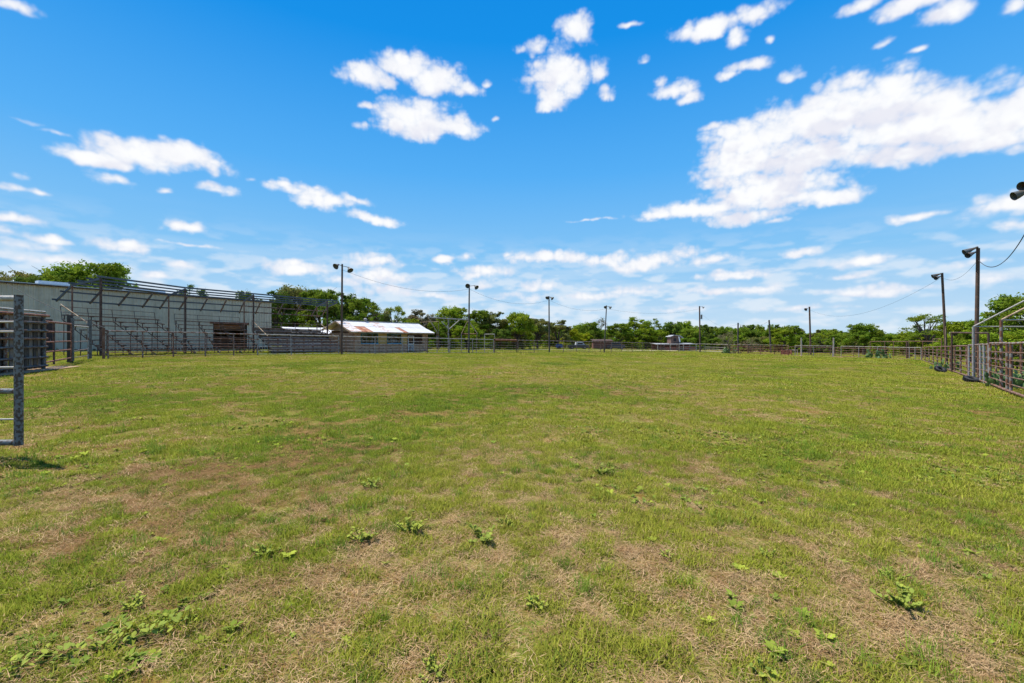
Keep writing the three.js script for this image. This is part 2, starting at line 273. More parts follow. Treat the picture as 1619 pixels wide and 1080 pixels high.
// how green the turf is at a place: clumps, broad patches, bare soil
const clump = (x, z) => 0.5 * fbm2(x * 6.5 + 11, z * 6.5 + 31, 3) + 0.5 * fbm2(x * 2.1 + 61, z * 2.1 + 3, 3);
const broad = (x, z) => fbm2(x * 0.16 + 5, z * 0.16 + 77, 3);
const green = (x, z) => sstep(0.33, 0.66, clump(x, z) * 0.78 + broad(x, z) * 0.22 + 0.07);
const bare = (x, z) => sstep(0.70, 0.78, fbm2(x * 1.1 + 201, z * 1.1 + 7, 3)) * sstep(0.62, 0.40, broad(x + 40, z));
{
  const fine = texture(1024, (u, v, ix, iy) => {
    const a = tile(u, v, 60, 3, 3), b = tile(u, v, 190, 2, 8), c = tile(u, v, 14, 3, 12), k = 0.45 + 0.55 * b;
    const straw = mixc([0.26, 0.17, 0.085], [0.40, 0.28, 0.155], sstep(0.35, 0.65, a)), soil = [0.22, 0.10, 0.048], leaf = mixc([0.12, 0.17, 0.03], [0.20, 0.24, 0.055], b);
    let col = mixc(straw, soil, sstep(0.53, 0.68, c) * 0.7);
    col = mixc(col, leaf, sstep(0.50, 0.62, a * 0.5 + tile(u, v, 34, 3, 21) * 0.5) * 0.75);
    return lin(col.map((q) => q * (0.5 + 0.45 * k)));
  }, true);
  // fibres of dead grass lying across one another
  const canvas = document.createElement('canvas'); canvas.width = canvas.height = 1024;
  const g2 = canvas.getContext('2d'), img = g2.createImageData(1024, 1024);
  for (let y = 0; y < 1024; y++) for (let x = 0; x < 1024; x++) { const s = (y * 1024 + x) * 4, d = ((1023 - y) * 1024 + x) * 4; for (let k = 0; k < 4; k++) img.data[d + k] = fine.image.data[s + k]; }
  g2.putImageData(img, 0, 0);
  const r = rng(5), tones = ['#a98a5e', '#8f6d45', '#bfa274', '#704e30', '#84802e', '#6c7826', '#9c8246', '#553a24'];
  for (let i = 0; i < 26000; i++) {
    const x = r() * 1024, y = r() * 1024, a = r() * Math.PI * 2, l = 10 + r() * 34, bend = (r() - 0.5) * 0.8;
    g2.strokeStyle = tones[Math.floor(r() * tones.length)]; g2.globalAlpha = 0.25 + 0.45 * r(); g2.lineWidth = 0.8 + r() * 1.2;
    for (const ox of [0, -1024, 1024]) for (const oy of [0, -1024, 1024]) { if (x + ox < -50 || x + ox > 1074 || y + oy < -50 || y + oy > 1074) continue; g2.beginPath(); g2.moveTo(x + ox, y + oy); g2.quadraticCurveTo(x + ox + Math.cos(a) * l * 0.5, y + oy + Math.sin(a) * l * 0.5, x + ox + Math.cos(a + bend) * l, y + oy + Math.sin(a + bend) * l); g2.stroke(); }
  }
  g2.globalAlpha = 1;
  const turfMap = new THREE.CanvasTexture(canvas); turfMap.colorSpace = THREE.SRGBColorSpace; turfMap.wrapS = turfMap.wrapT = THREE.RepeatWrapping; turfMap.magFilter = THREE.LinearFilter;
  const turf = new THREE.MeshPhysicalMaterial({ specularIntensity: 0.05, map: turfMap, roughness: 1, vertexColors: true, bumpMap: turfMap, bumpScale: 0.012 });
  // one sheet to the horizon, finer near the middle
  const rings = []; for (let d = 0.4; d < 2200; d *= d < 60 ? 1.035 : 1.12) rings.push(d);
  const S = 220, p = [0, groundY(0, 0), 0], uv = [0, 0], col = [1, 1, 1], ix = [];
  const tint = (x, z) => {
    const gr = green(x, z), ba = bare(x, z), pat = fbm2(x * 0.05 + 9, z * 0.05 + 3, 3), far = fbm2(x * 0.55 + 3, z * 0.55 + 90, 3);
    let c = mixc([0.95, 0.82, 0.68], [0.66, 0.88, 0.42], gr); c = mixc(c, [0.92, 0.70, 0.54], ba * 0.6);
    c = mixc(c, [0.70, 0.88, 0.46], sstep(0.40, 0.62, pat) * 0.5); return c.map((q) => q * (0.86 + 0.28 * far));
  };
  col.splice(0, 3, ...tint(0, 0));
  for (const d of rings) for (let i = 0; i < S; i++) { const a = i / S * 2 * Math.PI, x = Math.cos(a) * d, z = Math.sin(a) * d; p.push(x, groundY(x, z), z); uv.push(x / 1.7, z / 1.7); col.push(...tint(x, z)); }
  for (let i = 0; i < S; i++) ix.push(0, 1 + (i + 1) % S, 1 + i);
  for (let k = 0; k < rings.length - 1; k++) for (let i = 0; i < S; i++) { const a = 1 + k * S + i, b = 1 + k * S + (i + 1) % S, c = a + S, e = b + S; ix.push(a, b, c, b, e, c); }
  const g = geo(p, null, uv, ix); g.setAttribute('color', new THREE.Float32BufferAttribute(col, 3));
  const ground = shade(new THREE.Mesh(g, turf)); ground.name = 'ground'; ground.userData = { kind: 'structure', label: 'patchy green and straw coloured field', category: 'ground' }; scene.add(ground);
}

// ---------------------------------------------------------------- grass
const leafy = (c, t = 0.35) => new THREE.MeshPhysicalMaterial({ color: c, roughness: 0.9, specularIntensity: 0.05, transmission: t, thickness: 0, side: THREE.DoubleSide });
{
  const grass = new THREE.Group(); grass.name = 'grass'; grass.userData = { kind: 'stuff', label: 'short green and dry grass covering the arena field', category: 'grass' }; scene.add(grass);
  const mat = leafy(C(1, 1, 1), 0.3), dry = new THREE.MeshPhysicalMaterial({ color: C(1, 1, 1), roughness: 0.95, specularIntensity: 0.05, side: THREE.DoubleSide });
  // a tuft: blades that lean outward and droop; lie > 0 lays them flat
  function tuft(seed, blades, radius, len, wid, lie) {
    const r = rng(seed), p = [], n = [], uv = [], ix = [];
    for (let b = 0; b < blades; b++) {
      const a = r() * 6.283, d = Math.sqrt(r()) * radius, bx = Math.cos(a) * d, bz = Math.sin(a) * d, dir = r() * 6.283, L = len * (0.5 + 0.8 * r()), w = wid * (0.7 + 0.6 * r()), lean = lie ? 1.38 + 0.2 * r() : 0.4 + 1.15 * r();
      const side = V(-Math.sin(dir), 0, Math.cos(dir)), o = p.length / 3;
      let x = bx, y = lie ? 0.004 + 0.02 * r() : -0.005, z = bz, ang = lie ? 1.3 : lean * 0.5;
      for (let s = 0; s < 3; s++) {
        const ww = w * (s === 0 ? 1 : s === 1 ? 0.8 : 0.08) / 2; p.push(x - side.x * ww, y, z - side.z * ww, x + side.x * ww, y, z + side.z * ww); uv.push(0, s / 2, 1, s / 2);
        const nn = V(Math.cos(dir) * -Math.cos(ang), Math.sin(ang), Math.sin(dir) * -Math.cos(ang)); n.push(nn.x, nn.y + 0.4, nn.z, nn.x, nn.y + 0.4, nn.z);
        x += Math.cos(dir) * Math.sin(ang) * L / 2; z += Math.sin(dir) * Math.sin(ang) * L / 2; y = Math.max(0.003, y + Math.cos(ang) * L / 2); ang = lean;
      }
      ix.push(o, o + 1, o + 2, o + 1, o + 3, o + 2, o + 2, o + 3, o + 4, o + 3, o + 5, o + 4);
    }
    return geo(p, n, uv, ix);
  }
  const GREENS = [[0.085, 0.16, 0.020], [0.155, 0.22, 0.022], [0.235, 0.265, 0.026], [0.31, 0.295, 0.045], [0.12, 0.185, 0.022]], DRIES = [[0.35, 0.205, 0.09], [0.20, 0.105, 0.043], [0.45, 0.31, 0.16], [0.26, 0.135, 0.056]];
  function sow(name, material, shapes, d0, d1, density, keep, tones, seed, sizes, bunch = 0) {
    const r = rng(seed), half = 1.32, area = half * (d1 * d1 - d0 * d0), n = Math.round(area * density), lists = shapes.map(() => []);
    const q = new THREE.Quaternion(), e = new THREE.Euler(), m = new THREE.Matrix4();
    for (let i = 0; i < n; i++) {
      const d = Math.sqrt(d0 * d0 + r() * (d1 * d1 - d0 * d0)), a = (r() * 2 - 1) * half, x = Math.sin(a) * d, z = -Math.cos(a) * d, pick = r(), s0 = r(), s1 = r(), tr = r(), vr = r(), tilt1 = r(), tilt2 = r();
      const b = bunch ? noise2(x * bunch + seed, z * bunch + 4) : 0.5, k = keep(x, z) * (bunch ? sstep(0.26, 0.66, b + 0.12 * keep(x, z)) : 1); if (pick > k || blocked(x, z)) continue;
      const s = mixn(sizes[0], sizes[1], s0) * (0.75 + 0.4 * k) * (bunch ? 0.6 + 1.35 * Math.max(0, b - 0.25) * k : 1); q.setFromEuler(e.set((tilt1 - 0.5) * 0.25, s1 * 6.283, (tilt2 - 0.5) * 0.25));
      m.compose(on(x, z, 0), q, V(s, s * (0.75 + 0.5 * vr), s));
      const pat = fbm2(x * 0.33 + 70, z * 0.33, 3), t0 = Math.min(tones.length - 1.001, Math.max(0, (pat * 1.6 - 0.3) * (tones.length - 1) * 0.7 + tr * 1.5 - 0.3 + (b - 0.5) * 1.6)), c = mixc(tones[Math.floor(t0)], tones[Math.floor(t0) + 1] ?? tones[Math.floor(t0)], t0 % 1), j = 0.68 + 0.62 * vr;
      lists[i % shapes.length].push([m.clone(), C(c[0] * j, c[1] * j, c[2] * j)]);
    }
    lists.forEach((list, k) => {
      const im = shade(new THREE.InstancedMesh(shapes[k], material, list.length)); im.name = name; im.userData.kind = 'stuff'; im.count = list.length;
      list.forEach(([mm, c], i) => { im.setMatrixAt(i, mm); im.setColorAt(i, c); }); grass.add(im);
    });
  }
  const blocked = onStrip;
  const G = (x, z) => 0.24 + 0.86 * green(x, z) * (1 - 0.6 * bare(x, z)), Dn = (x, z) => 0.92 - 0.6 * green(x, z) - 0.5 * bare(x, z);
  const near = [1, 2, 3, 4].map((s) => tuft(s, 14, 0.042, 0.036, 0.0034, 0)), mid = [5, 6, 7].map((s) => tuft(s, 19, 0.10, 0.037, 0.006, 0)), far = [8, 9].map((s) => tuft(s, 30, 0.28, 0.042, 0.013, 0)), remote = [10, 11].map((s) => tuft(s, 40, 0.6, 0.07, 0.035, 0));
  // low broad-leaved rosettes growing through the turf
  function rosette(seed, leaves, size) {
    const r = rng(seed), p = [], n = [], uv = [], ix = [];
    for (let b = 0; b < leaves; b++) {
      const a = b * 2.4 + r(), L = size * (0.5 + 0.7 * r()), w = L * (0.22 + 0.12 * r()), rise = 0.15 + 0.7 * r(), ca = Math.cos(a), sa = Math.sin(a), o = p.length / 3;
      [[0.1, 0.25, 0], [0.55, 1, 0.75], [1, 0.1, 0.9]].forEach(([t, ww, u]) => { for (const s of [-1, 1]) { p.push(ca * t * L - sa * s * w * ww, u * rise * L + 0.005, sa * t * L + ca * s * w * ww); n.push(-ca * 0.35, 1, -sa * 0.35); uv.push(t, s); } });
      ix.push(o, o + 1, o + 2, o + 1, o + 3, o + 2, o + 2, o + 3, o + 4, o + 3, o + 5, o + 4);
    }
    return geo(p, n, uv, ix);
  }
  const ros = [31, 32, 33].map((s) => rosette(s, 14, 0.026)), HERB = [[0.22, 0.29, 0.035], [0.30, 0.34, 0.04], [0.15, 0.22, 0.035], [0.26, 0.30, 0.05]], Hk = (x, z) => sstep(0.46, 0.66, fbm2(x * 0.9 + 140, z * 0.9 + 31, 3));
  sow('small_herbs', mat, ros, 1.4, 9, 130, Hk, HERB, 131, [0.5, 1.3]); sow('small_herbs', mat, ros, 9, 26, 14, Hk, HERB, 132, [0.8, 1.8]);
  const tall = [41, 42, 43].map((s) => tuft(s, 34, 0.055, 0.085, 0.0036, 0)), tallM = [44, 45].map((s) => tuft(s, 30, 0.10, 0.085, 0.006, 0)), DEEP = [[0.085, 0.165, 0.022], [0.12, 0.20, 0.024], [0.17, 0.235, 0.028]], Tk = (x, z) => sstep(0.42, 0.62, fbm2(x * 1.7 + 300, z * 1.7 + 12, 3)) * (1 - 0.7 * bare(x, z));
  sow('grass_bunches', mat, tall, 0.6, 8, 42, Tk, DEEP, 141, [0.5, 1.15]); sow('grass_bunches', mat, tallM, 8, 24, 9, Tk, DEEP, 142, [0.5, 1.1]);
  const herb2 = [51, 52].map((s) => rosette(s, 26, 0.038)); sow('small_herbs', mat, herb2, 1.4, 8, 14, (x, z) => sstep(0.5, 0.66, fbm2(x * 1.3 + 17, z * 1.3 + 230, 3)), [[0.27, 0.33, 0.045], [0.35, 0.39, 0.05], [0.20, 0.27, 0.04]], 143, [0.5, 1.25]);
  const lieN = [21, 22, 23].map((s) => tuft(s, 16, 0.07, 0.052, 0.0023, 1)), lieM = [24, 25].map((s) => tuft(s, 18, 0.16, 0.06, 0.0042, 1)), lieF = [26, 27].map((s) => tuft(s, 20, 0.35, 0.11, 0.012, 1));
  sow('green_blades', mat, near, 0.4, 7, 1900, G, GREENS, 101, [0.75, 1.35], 7.5);
  sow('green_blades', mat, mid, 6.6, 20, 430, G, GREENS, 102, [0.75, 1.3], 3.6);
  sow('green_blades', mat, far, 19, 58, 44, G, GREENS, 103, [0.7, 1.25], 1.5);
  sow('green_blades', mat, remote, 55, 130, 5.5, G, GREENS, 104, [0.7, 1.2], 0.7);
  sow('dry_blades', dry, mid, 6.6, 20, 70, Dn, DRIES, 108, [0.7, 1.15]);
  sow('dry_blades', dry, far, 19, 58, 6, Dn, DRIES, 109, [0.7, 1.1]);
  sow('dry_blades', dry, remote, 55, 130, 1.0, Dn, DRIES, 110, [0.7, 1.1]);
  sow('dry_blades', dry, near, 1.3, 7, 70, Dn, DRIES, 111, [0.7, 1.15], 5);
  sow('dry_blades', dry, lieN, 0.4, 7, 1000, Dn, DRIES, 105, [0.7, 1.3]);
  sow('dry_blades', dry, lieM, 6.6, 20, 90, Dn, DRIES, 106, [0.7, 1.3]);
  sow('dry_blades', dry, lieF, 19, 58, 5, Dn, DRIES, 107, [0.7, 1.3]);
}

// ---------------------------------------------------------------- ribbons on the ground: drive, path, bare soil
function ribbon(name, label, pts, width, color, lift, seed) {
  const curve = new THREE.CatmullRomCurve3(pts.map(([x, d]) => V(x, 0, -d))), n = Math.max(16, Math.round(curve.getLength() / 0.8)), p = [], uv = [], ix = [], across = 5;
  for (let i = 0; i <= n; i++) {
    const c = curve.getPointAt(i / n), t = curve.getTangentAt(i / n), s = V(-t.z, 0, t.x);
    for (let k = 0; k <= across; k++) { const f = k / across * 2 - 1, w = width / 2 * (1 + 0.55 * (fbm2(i * 0.21 + seed, f > 0 ? 3 : 40, 3) - 0.5)), x = c.x + s.x * f * w, z = c.z + s.z * f * w; p.push(x, groundY(x, z) + lift, z); uv.push(x / 2.2, z / 2.2); }
  }
  const m = across + 1;
  for (let i = 0; i < n; i++) for (let k = 0; k < across; k++) { const a = i * m + k; ix.push(a, a + 1, a + m, a + 1, a + m + 1, a + m); }
  const map = texture(256, (u, v) => { const a = tile(u, v, 10, 4, seed), b = tile(u, v, 60, 2, seed + 3); return lin(mixc(color, [0.24, 0.22, 0.07], sstep(0.55, 0.72, a)).map((q) => q * (0.8 + 0.4 * b))); }, true);
  const o = shade(new THREE.Mesh(geo(p, null, uv, ix), new THREE.MeshStandardMaterial({ map, roughness: 1, side: THREE.DoubleSide }))); o.name = numbered(name); o.userData = { kind: 'structure', label, category: 'ground' }; scene.add(o);
}
for (const q of STRIPS) ribbon(q.name, q.label, q.pts, q.width, q.color, q.lift, q.seed);

// ---------------------------------------------------------------- metal building
{
  const base = on(-29.5, -55.5), o = thing('metal_building', 'long beige ribbed metal barn standing behind the grandstand', 'building', base);
  const along = V(-0.515, 0, 0.857), back = V(-0.857, 0, -0.515), front = back.clone().multiplyScalar(-1), LEN = 38, DEEP = 24, EAVE = 6.28, RIDGE = EAVE + 0.78;
  const P = (t, b, y) => V(-29.5 + along.x * t + back.x * b, y, -55.5 + along.z * t + back.z * b);
  // one ribbed sheet, made once for each height
  const tones = [0, 1, 2].map((k) => { const map = texture(128, (u, v) => { const s = tile(u, v, 3, 4, 31 + k), f = tile(u, v, 22, 2, 3); return lin(mixc([0.60, 0.52, 0.39], [0.52, 0.445, 0.33], sstep(0.4, 0.65, s)).map((q) => q * (0.94 + 0.12 * f) * (1 - 0.035 * k))); }, true); return new THREE.MeshStandardMaterial({ map, roughness: 0.55, metalness: 0.05, side: THREE.DoubleSide }); });
  const W = 0.92, sheet = (h) => {
    const prof = [], ribs = 3; for (let i = 0; i < ribs; i++) { const a = i / ribs * W, s = W / ribs; prof.push([a, 0], [a + s * 0.62, 0], [a + s * 0.7, 0.055], [a + s * 0.92, 0.055]); } prof.push([W, 0]);
    const p = [], uv = [], ix = []; for (const [x, z] of prof) { p.push(x, 0, z, x, h, z); uv.push(x / 2, 0, x / 2, h / 2); }
    for (let i = 0; i < prof.length - 1; i++) { const a = i * 2; ix.push(a, a + 2, a + 1, a + 2, a + 3, a + 1); } const g = geo(p, null, uv, ix).toNonIndexed(); g.computeVertexNormals(); return g;
  };
  const cache = new Map(), get = (h) => { const k = h.toFixed(2); if (!cache.has(k)) cache.set(k, sheet(+k)); return cache.get(k); };
  const turn = new THREE.Matrix4().makeBasis(along.clone().multiplyScalar(-1), V(0, 1, 0), front), q = new THREE.Quaternion().setFromRotationMatrix(turn);
  const openings = [[2.94, 6.4, 3.55], [19.2, 20.2, 3.45]], r = rng(3);
  for (let i = 0; i * W < LEN; i++) {
    const t1 = (i + 1) * W, t0 = i * W, op = openings.find(([a, b]) => t1 > a + 0.3 && t0 < b - 0.3), bottom = op ? op[2] : 0.35, m = shade(new THREE.Mesh(get(EAVE - bottom), tones[Math.floor(r() * 3)]));
    m.name = 'wall_panel'; m.position.copy(P(t1, 0, bottom)).sub(base); m.quaternion.copy(q); o.add(m);
  }
  part(o, 'base_trim', bar(P(-0.05, -0.01, 0.62), P(2.9, -0.01, 0.62), 0.05, 0.5), M.brownSteel); part(o, 'base_trim', bar(P(6.5, -0.01, 0.62), P(LEN, -0.01, 0.62), 0.05, 0.5), M.brownSteel);
  part(o, 'corner_trim', bar(P(-0.05, -0.03, 0), P(-0.05, -0.03, EAVE), 0.12, 0.14, along), tones[0]);
  part(o, 'eave_trim', bar(P(-0.3, -0.16, EAVE + 0.04), P(LEN, -0.16, EAVE + 0.04), 0.10, 0.14), M.darkSteel);
  // ends, back and roof
  const wallM = tones[1], face = (pts, mat, name) => { const p = [], uv = [], ix = []; pts.forEach((v) => { p.push(v.x, v.y, v.z); uv.push((v.x + v.z) / 2, v.y / 2); }); for (let i = 1; i < pts.length - 1; i++) ix.push(0, i, i + 1); return part(o, name, geo(p, null, uv, ix), mat); };
  face([P(0, 0.02, 0), P(0, DEEP, 0), P(0, DEEP, EAVE), P(0, DEEP / 2, RIDGE), P(0, 0.02, EAVE)], wallM, 'end_wall');
  face([P(LEN, 0.02, 0), P(LEN, DEEP, 0), P(LEN, DEEP, EAVE), P(LEN, DEEP / 2, RIDGE), P(LEN, 0.02, EAVE)], wallM, 'end_wall');
  face([P(0, DEEP, 0), P(LEN, DEEP, 0), P(LEN, DEEP, EAVE), P(0, DEEP, EAVE)], wallM, 'back_wall');
  const roofM = new THREE.MeshStandardMaterial({ color: C(0.46, 0.50, 0.54), roughness: 0.42, metalness: 0.35, side: THREE.DoubleSide });
  part(o, 'roof', [bar(P(LEN / 2, -0.3, EAVE + 0.10), P(LEN / 2, DEEP / 2, RIDGE + 0.12), LEN + 0.6, 0.06), bar(P(LEN / 2, DEEP + 0.3, EAVE + 0.10), P(LEN / 2, DEEP / 2 + 0.01, RIDGE + 0.12), LEN + 0.6, 0.06)], roofM);
  for (const [a, b] of [[17.9, 19.9], [10.6, 13.9]]) part(o, 'roof_vent', bar(P(a, 1.2, EAVE + 0.36), P(b, 1.2, EAVE + 0.36), 0.9, 0.26), new THREE.MeshStandardMaterial({ color: C(0.55, 0.60, 0.66), roughness: 0.4, metalness: 0.3 }));
  const slab = new THREE.MeshStandardMaterial({ color: C(0.34, 0.31, 0.27), roughness: 0.9 });
  // the wide barn opening with its rusty track, posts and plank stall inside
  const track = part(o, 'door_track', bar(P(2.6, -0.06, 3.62), P(6.8, -0.06, 3.62), 0.10, 0.22), M.pipeRed); void track;
  part(o, 'door_header', bar(P(2.95, 0.35, 3.2), P(6.4, 0.35, 3.2), 0.12, 0.5), timber([0.30, 0.13, 0.05], [0.17, 0.075, 0.035], 33));
  for (const t of [2.98, 6.36]) part(o, 'door_jamb', bar(P(t, 0.06, 0.3), P(t, 0.06, 3.5), 0.12, 0.10, along), M.brownSteel);
  for (let k = 0; k < 7; k++) part(o, 'stall_board', bar(P(1.6, 5, 0.75 + k * 0.34), P(7.8, 5, 0.75 + k * 0.34), 0.05, 0.24), M.plank[(k * 2) % 4]);
  const door = part(o, 'side_door', bar(P(19.7, -0.005, 0.45), P(19.7, -0.005, 3.45), 0.98, 0.05, along.clone().cross(V(0, 1, 0))), timber([0.075, 0.045, 0.035], [0.05, 0.03, 0.025], 35)); part(o, 'handle', bar(P(19.36, -0.07, 1.6), P(19.36, -0.07, 1.8), 0.03, 0.05), M.pipeSilver, door);
  part(o, 'floor_slab', bar(P(LEN / 2, 0.1, 0.5), P(LEN / 2, DEEP - 0.1, 0.5), LEN - 0.2, 0.1), slab);
}

// ---------------------------------------------------------------- grandstand: canopy frame, steel bleachers, planked bleachers
const FR = [{ x: -28.9, d: 32, b: [-0.985, 0.17] }, { x: -27.7, d: 38.6, b: [-0.90, 0.436] }, { x: -24.7, d: 43.5, b: [-0.75, 0.661] }, { x: -20.4, d: 50.3, b: [-0.75, 0.661] }, { x: -19.7, d: 51.4, b: [-0.75, 0.661] }];
const ROOF = 1.55 + 4.42;
const stand = (i, s, y) => V(FR[i].x + FR[i].b[0] * s, y, -(FR[i].d + FR[i].b[1] * s));        // s metres behind the front post line at frame i
{
  const o = thing('canopy_frame', 'bare steel canopy frame without roof sheets over the bleachers', 'canopy', on(-28.9, -32));
  const g = (p, sink = 0.3) => groundY(p.x, p.z) - sink;
  for (let i = 0; i < 4; i++) {
    const f = stand(i, 0, 0), b = stand(i, 2.45, 0);
    part(o, 'front_post', pipe(V(f.x, g(f), f.z), V(f.x, ROOF + 0.03, f.z), 0.085, 0.08, 10), M.brownSteel);
    part(o, 'back_post', pipe(V(b.x, g(b), b.z), V(b.x, ROOF - 0.42, b.z), 0.05, 0.05, 8), M.pipeRust);
  }
  // rafters: nearly flat over the seats, then a steep skirt behind
  const rafter = (p, q, skirt) => { const a = p(0, ROOF), b = p(2.45, ROOF - 0.42), c = p(3.85, ROOF - 1.52); if (!skirt) part(o, 'rafter', bar(a, b, 0.07, 0.16), M.blueSteel); part(o, 'rafter', bar(b, c, 0.07, 0.14), q ? M.darkSteel : M.blueSteel); };
  for (let i = 0; i < 4; i++) rafter((s, y) => stand(i, s, y), i > 0, false);
  const between = (i, t) => (s, y) => stand(i, s, y).lerp(stand(i + 1, s, y), t);
  for (const [i, ts] of [[0, [0.28, 0.55, 0.8]], [1, [0.22, 0.48, 0.74]], [2, [0.2, 0.5, 0.75]]]) for (const t of ts) rafter(between(i, t), 1, true);
  rafter(between(3, 1), 1, false);
  const runs = [[0, ROOF + 0.14, 0.125], [0.85, ROOF + 0.0, 0.11], [1.65, ROOF - 0.14, 0.11], [2.4, ROOF - 0.28, 0.125], [3.15, ROOF - 0.85, 0.11], [3.85, ROOF - 1.41, 0.12]];
  for (const [s, y, h] of runs) for (let i = 0; i < 4; i++) {
    const a = stand(i, s, y), b = stand(i + 1, s, y), e = b.clone().sub(a).normalize();
    if (i === 0) a.addScaledVector(e, -0.25);
    part(o, 'purlin', bar(a, b, 0.07, h), s > 3 ? (i > 1 ? M.pipeMixed : M.blueSteel) : M.blueSteel);
  }
  // torn roofing left hanging on the purlins
  const scrap = new THREE.MeshStandardMaterial({ color: C(0.55, 0.60, 0.66), roughness: 0.35, metalness: 0.4 });
  const q = between(0, 0.45); part(o, 'roof_scrap', bar(q(2.1, ROOF - 0.13), between(0, 0.86)(2.1, ROOF - 0.13), 0.8, 0.02), scrap);
}
// a stepped bleacher between two path points; u runs along the front, n towards the arena
function bleacher(o, A, B, n, rows, opts) {
  const y0 = (p) => groundY(p.x, p.z), depth = opts.depth, rise = opts.rise, front = 1.0;
  const at = (t, s, h) => { const p = A.clone().lerp(B, t); p.addScaledVector(n, s); return V(p.x, y0(p) + h, p.z); };
  const L = A.distanceTo(B), m = Math.max(1, Math.round(L / 1.65)), run = depth / rows, H = (k) => 0.42 + k * rise;
  for (let j = 0; j <= m; j++) {
    const t = j / m, st = [];
    st.push(bar(at(t, front + 0.1, 0.06), at(t, front - depth, H(rows - 1) - 0.28), 0.04, 0.055));                   // sloping stringer
    for (let k = 0; k < rows; k++) { const s = front - run * (k + 0.5); st.push(bar(at(t, s, H(k) - 0.34), at(t, s, H(k)), 0.05, 0.05, V(1, 0, 0)), bar(at(t, s + run * 0.5, H(k) - 0.03), at(t, s - run * 0.35, H(k) - 0.03), 0.045, 0.05)); }
    part(o, 'stringer', st, M.darkSteel);
    for (const k of [1, Math.floor(rows * 0.55), rows - 1]) { const s = front - run * (k + 0.6); part(o, 'leg', pipe(at(t, s, -0.25), at(t, s, H(k) - 0.2), 0.028, 0.028, 6), M.brownSteel); }
    part(o, 'back_post', pipe(at(t, front - depth + 0.05, H(rows - 1) - 0.4), at(t, front - depth - 0.12, H(rows - 1) + 0.62), 0.022, 0.022, 6), opts.rail);
    if (opts.brackets) for (let k = 0; k < rows; k++) part(o, 'bracket', bar(at(t, front - run * (k + 0.05), H(k) - 0.24), at(t, front - run * (k + 0.05) + 0.16, H(k) - 0.24), 0.09, 0.03), M.pipeSilver);
  }
  for (let k = 0; k < rows; k++) for (const off of opts.planks ? [0] : [0.3, 0.55, 0.8]) part(o, 'seat_rail', bar(at(0, front - run * (k + off), H(k)), at(1, front - run * (k + off), H(k)), 0.07, 0.06), off > 0.6 ? M.darkSteel : M.pipeRust);
  for (const [s, h] of [[front - depth - 0.12, 0.6], [front - depth - 0.06, 0.22]]) part(o, 'back_rail', pipe(at(0, s, H(rows - 1) + h), at(1, s, H(rows - 1) + h), 0.022, 0.022, 6), opts.rail);
  if (opts.planks) {
    const r = rng(77);
    for (let k = 0; k < rows; k++) for (const [s0, h, w, th, kind] of [[0.55, 0.03, 0.28, 0.045, 0], [0.05, -0.24, 0.26, 0.04, 0], [0.93, -0.17, 0.03, 0.27, 1]]) {
      let t = 0; while (t < 0.999) { const e = Math.min(1, t + (0.22 + 0.2 * r())), j = (r() - 0.5) * 0.03, p = at(t, front - run * (k + s0) + j, H(k) + h), q = at(e - 0.004, front - run * (k + s0) + j, H(k) + h); if (r() > 0.05) part(o, kind ? 'riser_board' : 'seat_plank', bar(p, q, w, th), M.plank[Math.floor(r() * 4)]); t = e; }
    }
    for (let k = 0; k < 3; k++) part(o, 'skirt_board', bar(at(0.02, front + 0.04 - 1.1, 0.14 + k * 0.2), at(0.97, front + 0.04 - 1.1, 0.14 + k * 0.2), 0.03, 0.17), M.plank[(k + 2) % 4]);
  }
  for (const t of opts.ends) part(o, 'hand_rail', pipe(at(t, front - depth - 0.1, H(rows - 1) + 0.75), at(t, front - depth + 2.7, H(rows - 1) + 0.75 - 1.55), 0.035, 0.035, 8), M.tan);
}
{
  const f = (i) => V(FR[i].x, 0, -FR[i].d), dirA = f(1).sub(f(0)).normalize(), dirB = f(3).sub(f(1)).normalize(), nA = V(0.985, 0, 0.17), nB = V(0.85, 0, 0.53).normalize();
  const a = thing('steel_bleachers', 'rusty steel bleachers without planks beside the tall end post of the canopy', 'bleachers', on(-28, -34), 'grandstand bleachers');
  bleacher(a, f(0).addScaledVector(dirA, -0.4), f(1).addScaledVector(dirA, -0.15), nA, 8, { depth: 3.8, rise: 0.345, rail: M.darkSteel, brackets: true, ends: [0] });
  const b = thing('steel_bleachers', 'open steel bleachers in front of the dark barn opening', 'bleachers', on(-26, -41), 'grandstand bleachers');
  bleacher(b, f(1).addScaledVector(dirB, 0.35), f(1).addScaledVector(dirB, 5.9), nB, 8, { depth: 3.8, rise: 0.345, rail: M.darkSteel, brackets: true, ends: [] });
  const c = thing('wooden_bleachers', 'bleachers with weathered grey plank seats nearest the stone house', 'bleachers', on(-22, -47), 'grandstand bleachers');
  bleacher(c, f(1).addScaledVector(dirB, 6.3).addScaledVector(nB, 1.6), f(1).addScaledVector(dirB, 13.9).addScaledVector(nB, 1.6), nB, 7, { depth: 3.9, rise: 0.335, rail: M.pipeMixed, planks: true, brackets: true, ends: [0, 1] });
}

